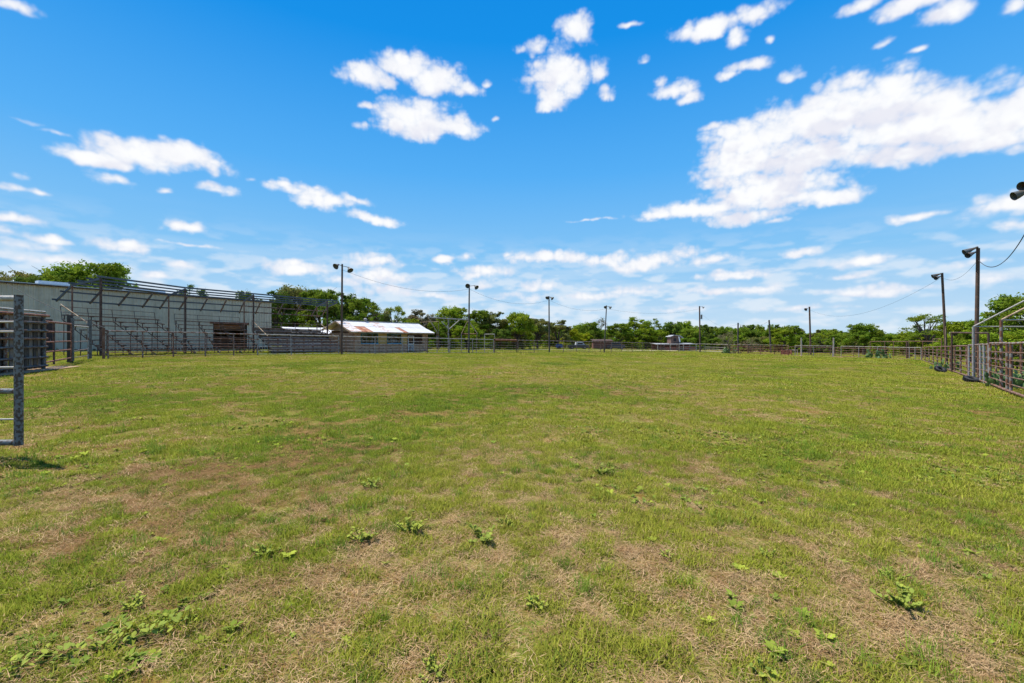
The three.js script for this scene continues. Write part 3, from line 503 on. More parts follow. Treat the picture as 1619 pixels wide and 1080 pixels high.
// ---------------------------------------------------------------- stone house with a metal roof
{
  const base = on(-17.1, -49.6), o = thing('stone_house', 'low rubble stone house with white metal roof streaked with rust', 'house', base);
  const u = V(0.635, 0, -0.772), bk = V(-0.772, 0, -0.635), LEN = 10.2, DEEP = 5.4, E = 1.55 + 0.98, G0 = groundY(-17.1, -49.6) - 0.4;
  const P = (a, b, y) => V(-17.1 + u.x * a + bk.x * b, y, -49.6 + u.z * a + bk.z * b);
  // rubble: irregular cells of tan, rose and brown stone with paler mortar
  const cells = []; { const r = rng(8); for (let j = 0; j < 14; j++) for (let i = 0; i < 9; i++) cells.push([(i + 0.15 + 0.7 * r() + (j % 2) * 0.5) / 9 % 1, (j + 0.2 + 0.6 * r()) / 14, r(), r()]); }
  const stoneMap = texture(512, (x, y) => {
    let d1 = 9, d2 = 9, w = null; for (const c of cells) { let dx = Math.abs(x - c[0]), dy = Math.abs(y - c[1]); dx = Math.min(dx, 1 - dx) * 9; dy = Math.min(dy, 1 - dy) * 14; const d = dx * dx + dy * dy; if (d < d1) { d2 = d1; d1 = d; w = c; } else if (d < d2) d2 = d; }
    const edge = Math.sqrt(d2) - Math.sqrt(d1), m = sstep(0.05, 0.16, edge), pal = [[0.40, 0.215, 0.125], [0.31, 0.15, 0.09], [0.47, 0.285, 0.165], [0.27, 0.15, 0.10]], col = mixc(pal[Math.floor(w[2] * 4)], pal[Math.floor(w[3] * 4)], 0.5), f = tile(x, y, 40, 3, 4);
    return lin(mixc([0.40, 0.30, 0.21], col.map((q) => q * (0.75 + 0.5 * f)), m));
  }, true);
  const stone = new THREE.MeshStandardMaterial({ map: stoneMap, roughness: 0.95, bumpMap: stoneMap, bumpScale: 0.03 });
  const ochre = new THREE.MeshStandardMaterial({ color: C(0.44, 0.27, 0.085), roughness: 0.9 }), teal = new THREE.MeshStandardMaterial({ color: C(0.03, 0.11, 0.115), roughness: 0.6 }), blueSill = new THREE.MeshStandardMaterial({ color: C(0.05, 0.20, 0.33), roughness: 0.6 });
  const glass = new THREE.MeshPhysicalMaterial({ color: C(0.9, 0.95, 0.95), transmission: 1, thickness: 0, roughness: 0.03 });
  const plate = (a0, a1, y0, y1, b = 0, th = 0.22) => { const g = bar(P(a0, b + th / 2, (y0 + y1) / 2), P(a1, b + th / 2, (y0 + y1) / 2), th, y1 - y0); const p = g.attributes.position, uv = g.attributes.uv, n = g.attributes.normal; for (let i = 0; i < p.count; i++) { const dx = p.getX(i) + 17.1, dz = p.getZ(i) + 49.6, s = dx * u.x + dz * u.z, t = dx * bk.x + dz * bk.z; uv.setXY(i, (Math.abs(n.getX(i) * u.x + n.getZ(i) * u.z) > 0.7 ? t : s) / 2.4, p.getY(i) / 2.4); } return g; };
  // front wall: stone to the sills, ochre between the openings
  const wins = [[0.75, 2.85], [4.15, 6.05]], SILL = 1.28, HEAD = 2.42, door = [7.0, 9.35];
  part(o, 'stone_wall', [plate(0, door[0], G0, SILL), plate(door[1], LEN, G0, E)], stone);
  for (const [a, b] of [[0.0, wins[0][0]], [wins[0][1], wins[1][0]], [wins[1][1], door[0]]]) part(o, 'painted_wall', plate(a, b, SILL, E), a === 0 ? stone : ochre);
  for (const [a, b] of wins) part(o, 'lintel', plate(a, b, HEAD, E), teal);
  part(o, 'lintel', plate(door[0], door[1], 2.3, E), new THREE.MeshStandardMaterial({ color: C(0.12, 0.07, 0.05), roughness: 0.9 }));
  part(o, 'gable_wall', (() => { const g = bar(P(0.11, 0.24, (G0 + E) / 2), P(0.11, DEEP, (G0 + E) / 2), 0.22, E - G0); const p = g.attributes.position, uv = g.attributes.uv; for (let i = 0; i < p.count; i++) { const dx = p.getX(i) + 17.1, dz = p.getZ(i) + 49.6; uv.setXY(i, (dx * bk.x + dz * bk.z) / 2.4, p.getY(i) / 2.4); } return g; })(), stone);
  const tri = (a) => { const pts = [P(a, 0, E), P(a, DEEP, E + 0.35), P(a, DEEP * 0.52, E + 1.2)], p = [], uv = []; pts.forEach((v, i) => { p.push(v.x, v.y, v.z); uv.push(i / 2, v.y / 2.4); }); return geo(p, null, uv, [0, 1, 2]); };
  const gab = new THREE.MeshStandardMaterial({ color: C(0.33, 0.24, 0.16), roughness: 0.9, side: THREE.DoubleSide });
  part(o, 'gable', tri(0.05), gab); part(o, 'gable', tri(LEN - 0.05), gab);
  part(o, 'end_wall', bar(P(LEN - 0.11, 0.24, (G0 + E) / 2), P(LEN - 0.11, DEEP, (G0 + E) / 2), 0.22, E - G0), stone); part(o, 'back_wall', plate(0.25, LEN - 0.25, G0, E + 0.3, DEEP - 0.22), stone);
  for (const [a, b] of wins) {
    const w = part(o, 'window', [bar(P(a, -0.01, SILL + 0.04), P(a, -0.01, HEAD), 0.10, 0.08, u), bar(P(b, -0.01, SILL + 0.04), P(b, -0.01, HEAD), 0.10, 0.08, u), bar(P(a, -0.01, HEAD), P(b, -0.01, HEAD), 0.08, 0.10)], teal);
    for (let k = 1; k < 3; k++) part(o, 'mullion', bar(P(mixn(a, b, k / 3), 0.02, SILL), P(mixn(a, b, k / 3), 0.02, HEAD), 0.03, 0.04, u), M.pipeSilver, w);
    part(o, 'sill', bar(P(a - 0.06, -0.05, SILL + 0.03), P(b + 0.06, -0.05, SILL + 0.03), 0.16, 0.14), blueSill, w);
    part(o, 'pane', bar(P(a, 0.1, (SILL + HEAD) / 2), P(b, 0.1, (SILL + HEAD) / 2), 0.006, HEAD - SILL), glass, w);
  }
  // recessed porch with a white screen door and a slatted counter
  part(o, 'porch_back', plate(door[0] - 0.1, door[1] + 0.1, G0, E, 1.6, 0.1), stone);
  const dr = part(o, 'screen_door', [bar(P(door[0] + 0.12, -0.02, 0.35), P(door[0] + 0.12, -0.02, 2.2), 0.07, 0.05, u), bar(P(door[0] + 0.95, -0.02, 0.35), P(door[0] + 0.95, -0.02, 2.2), 0.07, 0.05, u), bar(P(door[0] + 0.12, -0.02, 2.2), P(door[0] + 0.95, -0.02, 2.2), 0.05, 0.07), bar(P(door[0] + 0.12, -0.02, 1.25), P(door[0] + 0.95, -0.02, 1.25), 0.05, 0.07)], M.white);
  part(o, 'door_panel', bar(P(door[0] + 0.16, 0.0, 0.8), P(door[0] + 0.91, 0.0, 0.8), 0.02, 0.85), M.pipeSilver, dr);
  part(o, 'counter', plate(door[0] + 1.0, door[1], G0, 1.25), stone);
  for (let k = 0; k < 4; k++) part(o, 'porch_slat', bar(P(door[0] + 1.02, 0.1, 1.42 + k * 0.24), P(door[1] - 0.02, 0.1, 1.42 + k * 0.24), 0.03, 0.10), M.brownSteel);
  // roof sheets, two of them rusting
  const roof = part(o, 'roof', [bar(P(-0.75, -0.4, E + 0.02), P(LEN + 0.75, -0.4, E + 0.02), 0.05, 0.15), bar(P(-0.72, -0.35, E + 0.0), P(-0.72, DEEP * 0.52, E + 1.27), 0.05, 0.14), bar(P(-0.72, DEEP + 0.4, E + 0.33), P(-0.72, DEEP * 0.52, E + 1.27), 0.05, 0.14)], M.tan);
  const clean = [0, 1].map((k) => new THREE.MeshStandardMaterial({ color: C(0.66 - 0.04 * k, 0.645 - 0.04 * k, 0.62 - 0.04 * k), roughness: 0.5, metalness: 0.1 })), pink = rusted([0.66, 0.62, 0.60], [0.56, 0.38, 0.29], 0.40, 41, 3), rusty = rusted([0.50, 0.26, 0.14], [0.36, 0.11, 0.04], 0.56, 42, 3);
  const n = 17, wS = (LEN + 1.5) / n, rr = rng(12);
  for (let k = 0; k < n; k++) {
    const a = -0.75 + (k + 0.5) * wS, m = k === 2 || k === 3 || k === 10 ? rusty : k < 12 && rr() < 0.4 ? pink : clean[k % 2];
    const upper = m === rusty ? clean[0] : m, mid = P(a, 1.35, E + 0.72);
    part(o, 'roof_sheet', bar(P(a, -0.48, E + 0.09), mid, wS - 0.012, 0.025), m, roof); part(o, 'roof_sheet', bar(mid.clone().add(V(0, 0.018, 0)), P(a, DEEP * 0.52, E + 1.34 + 0.03), wS - 0.012, 0.025), upper, roof);
    part(o, 'roof_sheet', bar(P(a, DEEP + 0.5, E + 0.40), P(a, DEEP * 0.52 + 0.01, E + 1.36), wS - 0.012, 0.025), clean[k % 2], roof);
  }
  part(o, 'ridge_cap', bar(P(-0.76, DEEP * 0.52, E + 1.40), P(LEN + 0.76, DEEP * 0.52, E + 1.40), 0.3, 0.03), clean[1], roof);
  const vent = P(3.1, DEEP * 0.52, E + 1.5); part(o, 'turbine_vent', [pipe(vent.clone().add(V(0, -0.15, 0)), vent, 0.13, 0.13, 10), new THREE.SphereGeometry(0.22, 12, 8).scale(1, 0.75, 1).translate(vent.x, vent.y + 0.12, vent.z)], M.pipeSilver, roof);
}
// low shed behind the planked bleachers
{
  const base = on(-27.5, -67), o = thing('white_roofed_shed', 'low shed with a long white metal roof behind the wooden bleachers', 'shed', base), u = V(0.635, 0, -0.772), bk = V(-0.772, 0, -0.635);
  const P = (a, b, y) => V(-29.6 + u.x * a + bk.x * b, y, -62 + u.z * a + bk.z * b), m = new THREE.MeshStandardMaterial({ color: C(0.68, 0.67, 0.66), roughness: 0.5 });
  for (let k = 0; k < 12; k++) part(o, 'roof_sheet', bar(P(k * 0.8, -0.4, 2.65), P(k * 0.8, 3.4, 3.62), 0.79, 0.03), m);
  const w = new THREE.MeshStandardMaterial({ color: C(0.30, 0.24, 0.18), roughness: 0.9 });
  part(o, 'wall', bar(P(-0.3, 3.2, 1.6), P(9.1, 3.2, 1.6), 0.15, 3.2), w); for (const a of [-0.2, 2.8, 5.8, 8.9]) part(o, 'post', bar(P(a, 0, 0.1), P(a, 0, 2.7), 0.14, 0.14, u), M.tie);
  part(o, 'half_wall', bar(P(2.8, 0.02, 0.85), P(8.9, 0.02, 0.85), 0.12, 1.2), w);
}

// ---------------------------------------------------------------- fences
function pipeFence(name, label, pts, o = {}) {
  const { h = 1.75, rails = [0.12, 0.42, 0.72, 1.02, 1.34], spacing = 3.1, postM = M.pipeSilver, railM = M.pipeMixed, topM = M.pipeSilver, topR = 0.042, rodR = 0.023, postR = 0.045, seed = 1, group = 'pipe fences round the arena', bottomM = null, postsAt = null, above = 0 } = o;
  const P3 = pts.map(([x, d]) => V(x, 0, -d)), r = rng(seed * 13 + 5), posts = [];
  if (postsAt) postsAt.forEach(([x, d]) => posts.push(V(x, 0, -d)));
  else for (let k = 0; k < P3.length - 1; k++) { const L = P3[k].distanceTo(P3[k + 1]), n = Math.max(1, Math.round(L / spacing)); for (let i = 0; i < n + (k === P3.length - 2 ? 1 : 0); i++) posts.push(P3[k].clone().lerp(P3[k + 1], i / n)); }
  const g = (p, y) => V(p.x, groundY(p.x, p.z) + y, p.z), root = thing(name, label, 'fence', g(posts[0], 0), group);
  for (const p of posts) { const lean = (r() - 0.5) * 0.04; part(root, 'post', pipe(g(p, -0.35), g(p, h + above * r() - 0.02).add(V(lean, 0, lean * 0.5)), postR, postR, 8), r() < (o.mix ?? 0.15) ? M.pipeRust : postM); }
  const line = (y, rad, m, nm) => { const list = []; for (let i = 0; i < posts.length - 1; i++) list.push(pipe(g(posts[i], y + (r() - 0.5) * 0.03), g(posts[i + 1], y + (r() - 0.5) * 0.03), rad, rad, rad > 0.03 ? 8 : 5, false)); part(root, nm, list, m); };
  rails.forEach((y, k) => line(y, k === 0 && bottomM ? 0.045 : rodR, k === 0 && bottomM ? bottomM : railM, 'rail'));
  line(h, topR, topM, 'top_rail');
  return root;
}
pipeFence('pipe_fence', 'rust topped pipe fence curving in front of the steel bleachers', [[-25.1, 28.3], [-23.8, 32], [-22.0, 36], [-21, 37.6]], { topM: M.pipeMixed, postM: M.pipeMixed, railM: M.pipeRust, seed: 1, spacing: 2.6, rails: [0.12, 0.4, 0.72, 0.98, 1.32] });
pipeFence('pipe_fence', 'silver pipe fence in front of the wooden bleachers', [[-21, 37.6], [-19.4, 40], [-16.5, 43.4]], { seed: 2, spacing: 3.2, topM: M.pipeWhite, railM: M.pipeSilver });
pipeFence('pipe_fence', 'silver pipe fence running in front of the stone house', [[-16.3, 43.6], [-13.9, 46.2], [-7.4, 54.2], [-2.4, 59.4]], { seed: 3, topM: M.pipeWhite, railM: M.pipeSilver });
pipeFence('pipe_fence', 'short fence bay with a thick rusted red top pipe', [[-2.3, 59.5], [0.6, 62.2]], { seed: 4, topM: M.pipeRed, topR: 0.14, h: 1.72, spacing: 4, postM: M.brownSteel });
pipeFence('pipe_fence', 'long pipe fence with many thin rails in front of the far tree line', [[0.8, 62.4], [12.5, 74], [19.5, 81], [27, 88], [34, 93]], { seed: 5, postM: M.pipeMixed, spacing: 3.4, rodR: 0.02, topR: 0.05, topM: M.pipeMixed });
pipeFence('pipe_fence', 'pale pipe fence rounding the far corner below the leaning utility pole', [[34.2, 93.1], [39, 92], [41.6, 87.6]], { seed: 6, rails: [0.3, 0.75, 1.15], rodR: 0.032, railM: M.pipeWhite, topM: M.pipeWhite, postM: M.pipeWhite, spacing: 5 });
pipeFence('pipe_fence', 'rust red pipe panels in the far fence left of the tall white posts', [[41.8, 87.3], [43.5, 84], [47.6, 78.4]], { seed: 7, rails: [0.2, 0.5, 0.8, 1.1, 1.4], rodR: 0.03, railM: M.pipeRed, topM: M.pipeMixed, postM: M.brownSteel, spacing: 2.2, postR: 0.06 });
pipeFence('pipe_fence', 'pale pipe fence between the two tall white posts', [[48.3, 77.7], [53.2, 75.6]], { seed: 8, rails: [0.3, 0.7, 1.1, 1.4], rodR: 0.026, topM: M.pipeWhite, spacing: 2.6 });
pipeFence('pipe_fence', 'pipe fence at the far right corner over orange soil', [[54.2, 75], [57, 71], [58.5, 67], [55.9, 62.2]], { seed: 9, rails: [0.1, 0.45, 0.75, 1.05, 1.4], rodR: 0.026, topM: M.pipeWhite, railM: M.pipeRust, spacing: 3, bottomM: M.pipeRust });
const RIGHT = [61.5, 55.5, 49.9, 45.2, 41.3, 37.9, 34.9, 32.4, 30.2, 27.6, 25].map((d) => [4.3 + 0.83 * d, d]), RIGHT2 = [24.8, 23.2, 22.2, 21.6, 20.7, 19.7].map((d) => [4.3 + 0.83 * d, d]), RIGHT3 = [19.5, 16.7, 16.2, 12.6, 9, 5.6].map((d) => [4.3 + 0.83 * d, d]);
const RR = [0.1, 0.36, 0.62, 0.9, 1.2, 1.48];
pipeFence('pipe_fence', 'silver posted pipe fence receding to the far right corner', RIGHT, { seed: 10, postsAt: RIGHT, rails: RR, h: 1.78, mix: 0.3, postM: M.pipeMixed, railM: M.pipeRust, topM: M.pipeRust, bottomM: M.pipeRust, rodR: 0.021, postR: 0.046 });
pipeFence('pipe_fence', 'cluster of silver gate posts in the right fence beside the nearer black tyre', RIGHT2, { seed: 11, postsAt: RIGHT2, rails: RR, h: 1.8, mix: 0.2, postM: M.pipeSilver, railM: M.pipeRust, topM: M.pipeMixed, bottomM: M.pipeRust, rodR: 0.021, postR: 0.046 });
pipeFence('pipe_fence', 'nearest bay of the right pipe fence with a bent rusty bottom pipe', RIGHT3, { seed: 12, postsAt: RIGHT3, rails: RR, h: 1.82, mix: 0.2, postM: M.pipeMixed, railM: M.pipeRust, topM: M.pipeMixed, bottomM: M.pipeRust, rodR: 0.021, postR: 0.046 });
// the alley fence just behind it
const ALLEY = [46, 42, 38.5, 35.5, 32.5, 29.7, 27, 24.4, 21.6, 19.2, 16.9, 14.5, 11.5, 8.5].map((d) => [5.9 + 0.845 * d, d]);
pipeFence('pipe_fence', 'rusty inner alley fence just behind the right fence', ALLEY, { seed: 13, postsAt: ALLEY, rails: [0.2, 0.5, 0.8, 1.1, 1.42], h: 1.88, postM: M.pipeMixed, railM: M.pipeRust, topM: M.pipeRust, rodR: 0.016, postR: 0.05 });
pipeFence('pipe_fence', 'plain back fence of the pens seen through the far right corner fence', [[52, 86], [60, 80], [72, 72], [76, 62]], { seed: 14, rails: [0.5, 1.0], railM: M.pipeRust, topM: M.pipeRust, postM: M.pipeRust, spacing: 4, h: 1.5 });

// tall white gate posts, rusty posts and stock gear at the far corner
for (const [px, d, top, label] of [[1267, 77, 534, 'tall bone white post nearer the rusted trough'], [1318, 76, 534, 'tall bone white post with a rusty gate leaf beside it']]) { const b = spot(px, d, -0.3), t = V(b.x, level(top, d), b.z); single('gate_post', label, 'post', spot(px, d), pipe(b, t, 0.11, 0.10, 12), M.pipeWhite, 'tall white gate posts'); }
{
  const o = thing('gate_leaf', 'narrow rusty gate leaf standing beside the second white post', 'gate', spot(1324, 75.5)), a = spot(1320.5, 75.6), b = spot(1327, 75.2), up = (p, h) => p.clone().add(V(0, h, 0));
  part(o, 'gate_frame', [pipe(up(a, 0.1), up(a, 1.6), 0.035), pipe(up(b, 0.1), up(b, 1.6), 0.035)], M.pipeRust); for (let k = 0; k < 6; k++) part(o, 'rail', pipe(up(a, 0.12 + k * 0.29), up(b, 0.12 + k * 0.29), 0.025, 0.025, 6), M.pipeRust);
}
{
  const o = thing('feed_trough', 'rusted box shaped stock trough left of the tall white posts', 'trough', spot(1246, 79)), a = spot(1241, 79), b = spot(1252, 78), n = V(0.5, 0, 0.8), up = (p, h, s = 0) => p.clone().add(V(n.x * s, h, n.z * s));
  part(o, 'panel', [bar(up(a, 0.6), up(b, 0.6), 0.04, 0.7), bar(up(a, 0.6, -0.7), up(b, 0.6, -0.7), 0.04, 0.7), bar(up(a, 0.6, 0), up(a, 0.6, -0.7), 0.04, 0.7), bar(up(b, 0.6, 0), up(b, 0.6, -0.7), 0.04, 0.7)], M.pipeRed);
  for (const [p, s] of [[a, 0], [b, 0], [a, -0.7], [b, -0.7]]) part(o, 'leg', pipe(up(p, -0.1, s), up(p, 1.1, s), 0.05, 0.05, 6), M.brownSteel); part(o, 'trim_rail', pipe(up(a, 0.98, 0.05), up(spot(1261, 77.5), 0.95, 0.05), 0.05, 0.05, 6), M.pipeWhite);
  part(o, 'rail_support', pipe(spot(1261, 77.5, -0.1), spot(1261, 77.5, 0.98), 0.04, 0.04, 6), M.pipeWhite);
}
function frame(name, label, category, mat, segs, r, group) {          // pipes welded into a frame; each segment [a, b, part name]
  const o = thing(name, label, category, V(segs[0][0].x, groundY(segs[0][0].x, segs[0][0].z), segs[0][0].z), group);
  for (const [a, b, nm = 'bar', m = mat, rr = r] of segs) part(o, nm, pipe(a, b, rr, rr, 8), m);
  return o;
}
const at = (px, py, d) => { const [x, z] = bearing(px, d); return V(x, level(py, d), z); };
const foot = (px, d) => spot(px, d, -0.25);
// overhead frames of the alley gates beside the stone house
frame('gate_arch', 'pale trapezoid pipe arch on a braced centre post right of the stone house', 'gate frame', M.pipeWhite, [[foot(709, 57), at(709, 505, 57), 'centre_post', M.pipeSilver, 0.075], [at(677, 502, 54.5), at(740, 506, 59), 'top_bar', M.pipeSilver, 0.075], [at(698, 509, 57), at(709, 520, 57), 'brace', M.pipeSilver, 0.05], [at(727, 505.5, 58.3), at(709.5, 521, 57), 'brace', M.pipeWhite, 0.06], [at(677, 502, 54.5), at(691, 525, 54.5), 'side_bar', M.tan, 0.06], [at(691, 525, 54.5), foot(691, 54.5), 'post', M.pipeMixed], [at(740, 506, 59), at(755, 528, 59), 'side_bar', M.tan, 0.06], [at(754, 528, 59), foot(753, 59), 'post', M.pipeMixed]], 0.05);
frame('gate_arch', 'small rust barred frame behind the brown light pole', 'gate frame', M.pipeRust, [[foot(729.5, 61), at(729.5, 528, 61), 'post', M.pipeSilver], [at(729.5, 528, 61), at(753, 528, 61), 'top_bar', M.pipeRed, 0.06], [at(729.5, 528, 61), at(738, 510, 61), 'brace', M.tan, 0.04], [at(738, 510, 61), at(741, 507.5, 60.5), 'brace', M.tan, 0.04]], 0.045);
frame('gate_arch', 'thin pipe frame rising behind the right end of the house roof', 'gate frame', M.pipeMixed, [[foot(664.5, 66), at(664.5, 509.5, 66), 'post'], [at(664.5, 509.5, 66), at(693.5, 508.5, 66), 'top_bar', M.tan], [at(693.5, 508.5, 66), foot(693.5, 66), 'post'], [at(673, 510, 66), at(668.5, 523, 66), 'brace']], 0.035);
frame('gate_arch', 'plain white rectangular pipe arch beside the rust red fence bay', 'gate frame', M.pipeWhite, [[foot(766, 60), at(766, 528.5, 60), 'post'], [at(766, 528.5, 60), at(782, 528.5, 60), 'top_bar'], [at(782, 528.5, 60), foot(782, 60), 'post']], 0.05);
frame('pen_frame', 'rusty overhead pen frame behind the far right corner fence', 'pen', M.pipeRust, [[foot(1376, 84), at(1376, 540, 84), 'post'], [at(1376, 540, 84), at(1437, 540, 78), 'top_bar'], [foot(1399, 81), at(1399, 540, 81), 'post'], [foot(1413, 80), at(1413, 540, 80), 'post'], [at(1437, 539.5, 78), at(1489, 540, 66), 'top_bar'], [foot(1459, 72), at(1459, 540, 72), 'post'], [foot(1489, 66), at(1489, 536, 66), 'post'], [at(1475, 536, 69), at(1489, 536, 66), 'top_bar'], [foot(1475, 69), at(1475, 536, 69), 'post']], 0.055);
single('rusty_post', 'thick rust brown post at the bend of the far right corner fence', 'post', spot(1435, 70), [pipe(foot(1434, 70), at(1434, 540, 70), 0.13, 0.12, 10), pipe(foot(1437, 69.6), at(1437, 540.5, 69.6), 0.07, 0.07, 8)], M.brownSteel);
// frames on the right
frame('gate_arch', 'brown rectangular pipe arch rising behind the right fence', 'gate frame', M.brownSteel, [[foot(1505, 31), at(1505, 526, 31), 'post'], [at(1505, 526, 31), at(1563, 527, 27), 'top_bar'], [foot(1563, 27), at(1563, 527, 27), 'post']], 0.055);
{
  const f = (d, px, y, m, legM) => { const [x, z] = bearing(px, d), hy = level(y, d), w = 7.5, rise = 0.51; const b = on(x, z, -0.25), b2 = on(x + w, z, -0.25), e = V(x, hy, z), e2 = V(x + w, hy, z), k = V(x + w / 2, hy + w / 2 * rise, z); return [[b, e, 'leg', legM, 0.05], [e, k, 'rafter', m], [k, e2, 'rafter', m], [e, e2, 'tie', M.pipeWhite, 0.032], [b2, e2, 'leg', legM, 0.05]]; };
  frame('shed_frame', 'unroofed gabled pipe shed frame behind the right fence', 'shed frame', M.pipeWhite, [...f(23, 1539, 516.5, M.pipeWhite, M.pipeSilver), ...f(18, 1583, 506, M.tan, M.pipeMixed)], 0.038);
}

// ---------------------------------------------------------------- left edge: open gate, dark pen, red gate, posts
{
  const d = 5.6, X = (px) => (px - CX) / FOCAL * d, Y = (py) => level(py, d), z = -d, s = X(29.5), l = X(29.5) - 3.2, o = thing('open_gate', 'grey pipe gate with flaking paint standing open at the left edge', 'gate', on(s, z));
  part(o, 'stile', pipe(V(s, Y(704), z), V(s, Y(466.5), z), 0.043, 0.043, 16), M.gateFrame);
  part(o, 'top_bar', pipe(V(l, Y(472), z + 0.10), V(s + 0.02, Y(472), z), 0.036, 0.036, 14), M.pipeWhite);
  part(o, 'bottom_bar', pipe(V(l, Y(701.5), z + 0.12), V(s + 0.02, Y(699.5), z), 0.036, 0.036, 14), M.gateFrame);
  for (const [y, r] of [[509, 0.012], [524.5, 0.013], [581, 0.013], [663, 0.012]]) part(o, 'rail', pipe(V(l, Y(y), z + 0.1), V(s, Y(y), z), r, r, 8), M.pipeWhite);
  part(o, 'middle_bar', pipe(V(l, Y(618.5), z + 0.1), V(s, Y(618.5), z), 0.034, 0.034, 12), M.gateFrame);
  part(o, 'hinge_stile', pipe(V(l, Y(704), z + 0.1), V(l, Y(466.5), z + 0.1), 0.043, 0.043, 12), M.gateFrame);
  for (const y of [500, 670]) part(o, 'hinge', pipe(V(l - 0.14, Y(y), z + 0.1), V(l, Y(y), z + 0.1), 0.02, 0.02, 8), M.darkSteel);
  single('hinge_post', 'thick pipe post that carries the open gate beyond the left edge', 'post', on(l - 0.2, z + 0.1), pipe(on(l - 0.2, z + 0.1, -0.3), on(l - 0.2, z + 0.1, 2.35), 0.09, 0.09, 12), M.pipeMixed);
}
{
  // dark pen: pipe rails in front of boards; back boards and cover added for darkness
  const A = V(-19.86, 0, -19.3), e = V(0.36, 0, 0.93).normalize(), n = V(-0.93, 0, 0.36), o = thing('dark_pen', 'dark boarded pen with pipe rails at the left edge behind the open gate', 'pen', on(A.x, A.z));
  const P = (t, h, s = 0) => { const x = A.x + e.x * t + n.x * s, z = A.z + e.z * t + n.z * s; return V(x, groundY(x, z) + h, z); }, LEN = 8, r = rng(6);
  for (const t of [0, 2.4, 4.9, 7.9]) part(o, 'post', pipe(P(t, -0.3), P(t, 2.35), 0.07, 0.07, 10), t ? M.pipeMixed : M.gateFrame);
  part(o, 'top_rail', pipe(P(-0.1, 2.42), P(LEN, 2.42), 0.045, 0.045, 8), M.pipeWhite); part(o, 'top_rail', pipe(P(-0.2, 2.26, -0.09), P(LEN, 2.26, -0.09), 0.05, 0.05, 8), M.pipeRed);
  for (const h of [0.16, 0.52, 0.95, 1.3, 1.62, 1.95]) part(o, 'rail', pipe(P(-0.1, h, -0.08), P(LEN, h, -0.08), 0.05, 0.05, 8), h === 1.3 ? M.pipeRust : M.darkSteel);
  for (let k = 0; k < 27; k++) part(o, 'board', bar(P(0.12 + k * 0.3, 0.05, 0.08), P(0.12 + k * 0.3, 2.2, 0.08 + 0.02 * r()), 0.22, 0.035, n), r() < 0.18 ? M.plank[2] : M.tie);
  for (let k = 0; k < 20; k++) part(o, 'added_back_board', bar(P(0.2 + k * 0.4, 0.05, 1.5), P(0.2 + k * 0.4, 2.2, 1.5), 0.39, 0.035, n), M.tie);  // second board row, added to stop sky light showing through the gaps
  part(o, 'added_shade_cover', bar(P(4, 2.3, 0.12), P(4, 2.26, 1.6), 8, 0.02), M.pipeRust);  // unseen cover added to keep sky light out of the pen
}
{
  const a = V(-20.1, 0, -19.6), b = V(-22.95, 0, -23.7), up = (p, h) => V(p.x, groundY(p.x, p.z) + h, p.z), o = thing('red_gate', 'rust red five bar pipe gate between the dark pen and the timber post', 'gate', up(a, 0));
  for (const h of [0.27, 0.71, 1.14, 1.6, 2.03]) part(o, 'rail', pipe(up(a, h), up(b, h), h > 2 ? 0.045 : 0.035, h > 2 ? 0.045 : 0.035, 8), M.pipeRed);
  for (const t of [0, 0.3, 1]) { const p = a.clone().lerp(b, t); part(o, 'stile', pipe(up(p, 0.1), up(p, 2.03), 0.04, 0.04, 8), t === 0.3 ? M.brownSteel : M.pipeRed); }
  const tie = thing('timber_post', 'dark railway sleeper post at the end of the red gate', 'post', up(V(-23.2, 0, -23.9), 0)), c = V(-23.2, 0, -23.9);
  part(tie, 'post_body', bar(up(c, -0.3), up(c, 2.5), 0.24, 0.2, V(0.7, 0, 0.7)), M.tie); part(tie, 'steel_strap', pipe(up(V(-23.02, 0, -23.85), 0.1), up(V(-23.02, 0, -23.85), 2.35), 0.07, 0.07, 8), M.gateFrame);
  const sq = V(-25.6, 0, -27.6); single('steel_post', 'blue grey steel post with a rusty lower band beside the timber post', 'post', up(sq, 0), [pipe(up(sq, -0.3), up(sq, 2.4), 0.105, 0.105, 14)], M.gateFrame);
  const p3 = V(-25.1, 0, -28.3);
  pipeFence('pipe_fence', 'short bay of thin pipe rails between the timber post and the steel post', [[-23.3, 24.1], [-25.5, 27.4]], { seed: 21, spacing: 8, h: 1.95, rails: [0.25, 0.62, 1.1], topM: M.pipeWhite, postR: 0.03 });
  const gp = single('gate_post', 'rusty pipe post where the arena fence starts beside the bleachers', 'post', up(p3, 0), pipe(up(V(-25.2, 0, -28.1), -0.3), up(V(-25.2, 0, -28.1), 1.95), 0.075, 0.075, 10), M.pipeRust); void gp;
  // light back fence seen through the red gate
  pipeFence('pipe_fence', 'thin back fence seen through the red gate bars', [[-24.5, 22.5], [-27.5, 26.5], [-31, 30.2]], { seed: 22, spacing: 2.2, h: 1.7, rails: [0.35, 0.8, 1.15], railM: M.pipeMixed, topM: M.pipeWhite, postR: 0.03, rodR: 0.02 });
  single('overhead_cable', 'black cable slanting from the metal building down to the arena fence', 'cable', up(p3, 0), sag(at(8, 447, 36.7), up(V(-25.2, 0, -28.1), 1.98), 0.25, 0.02), M.wire);
}

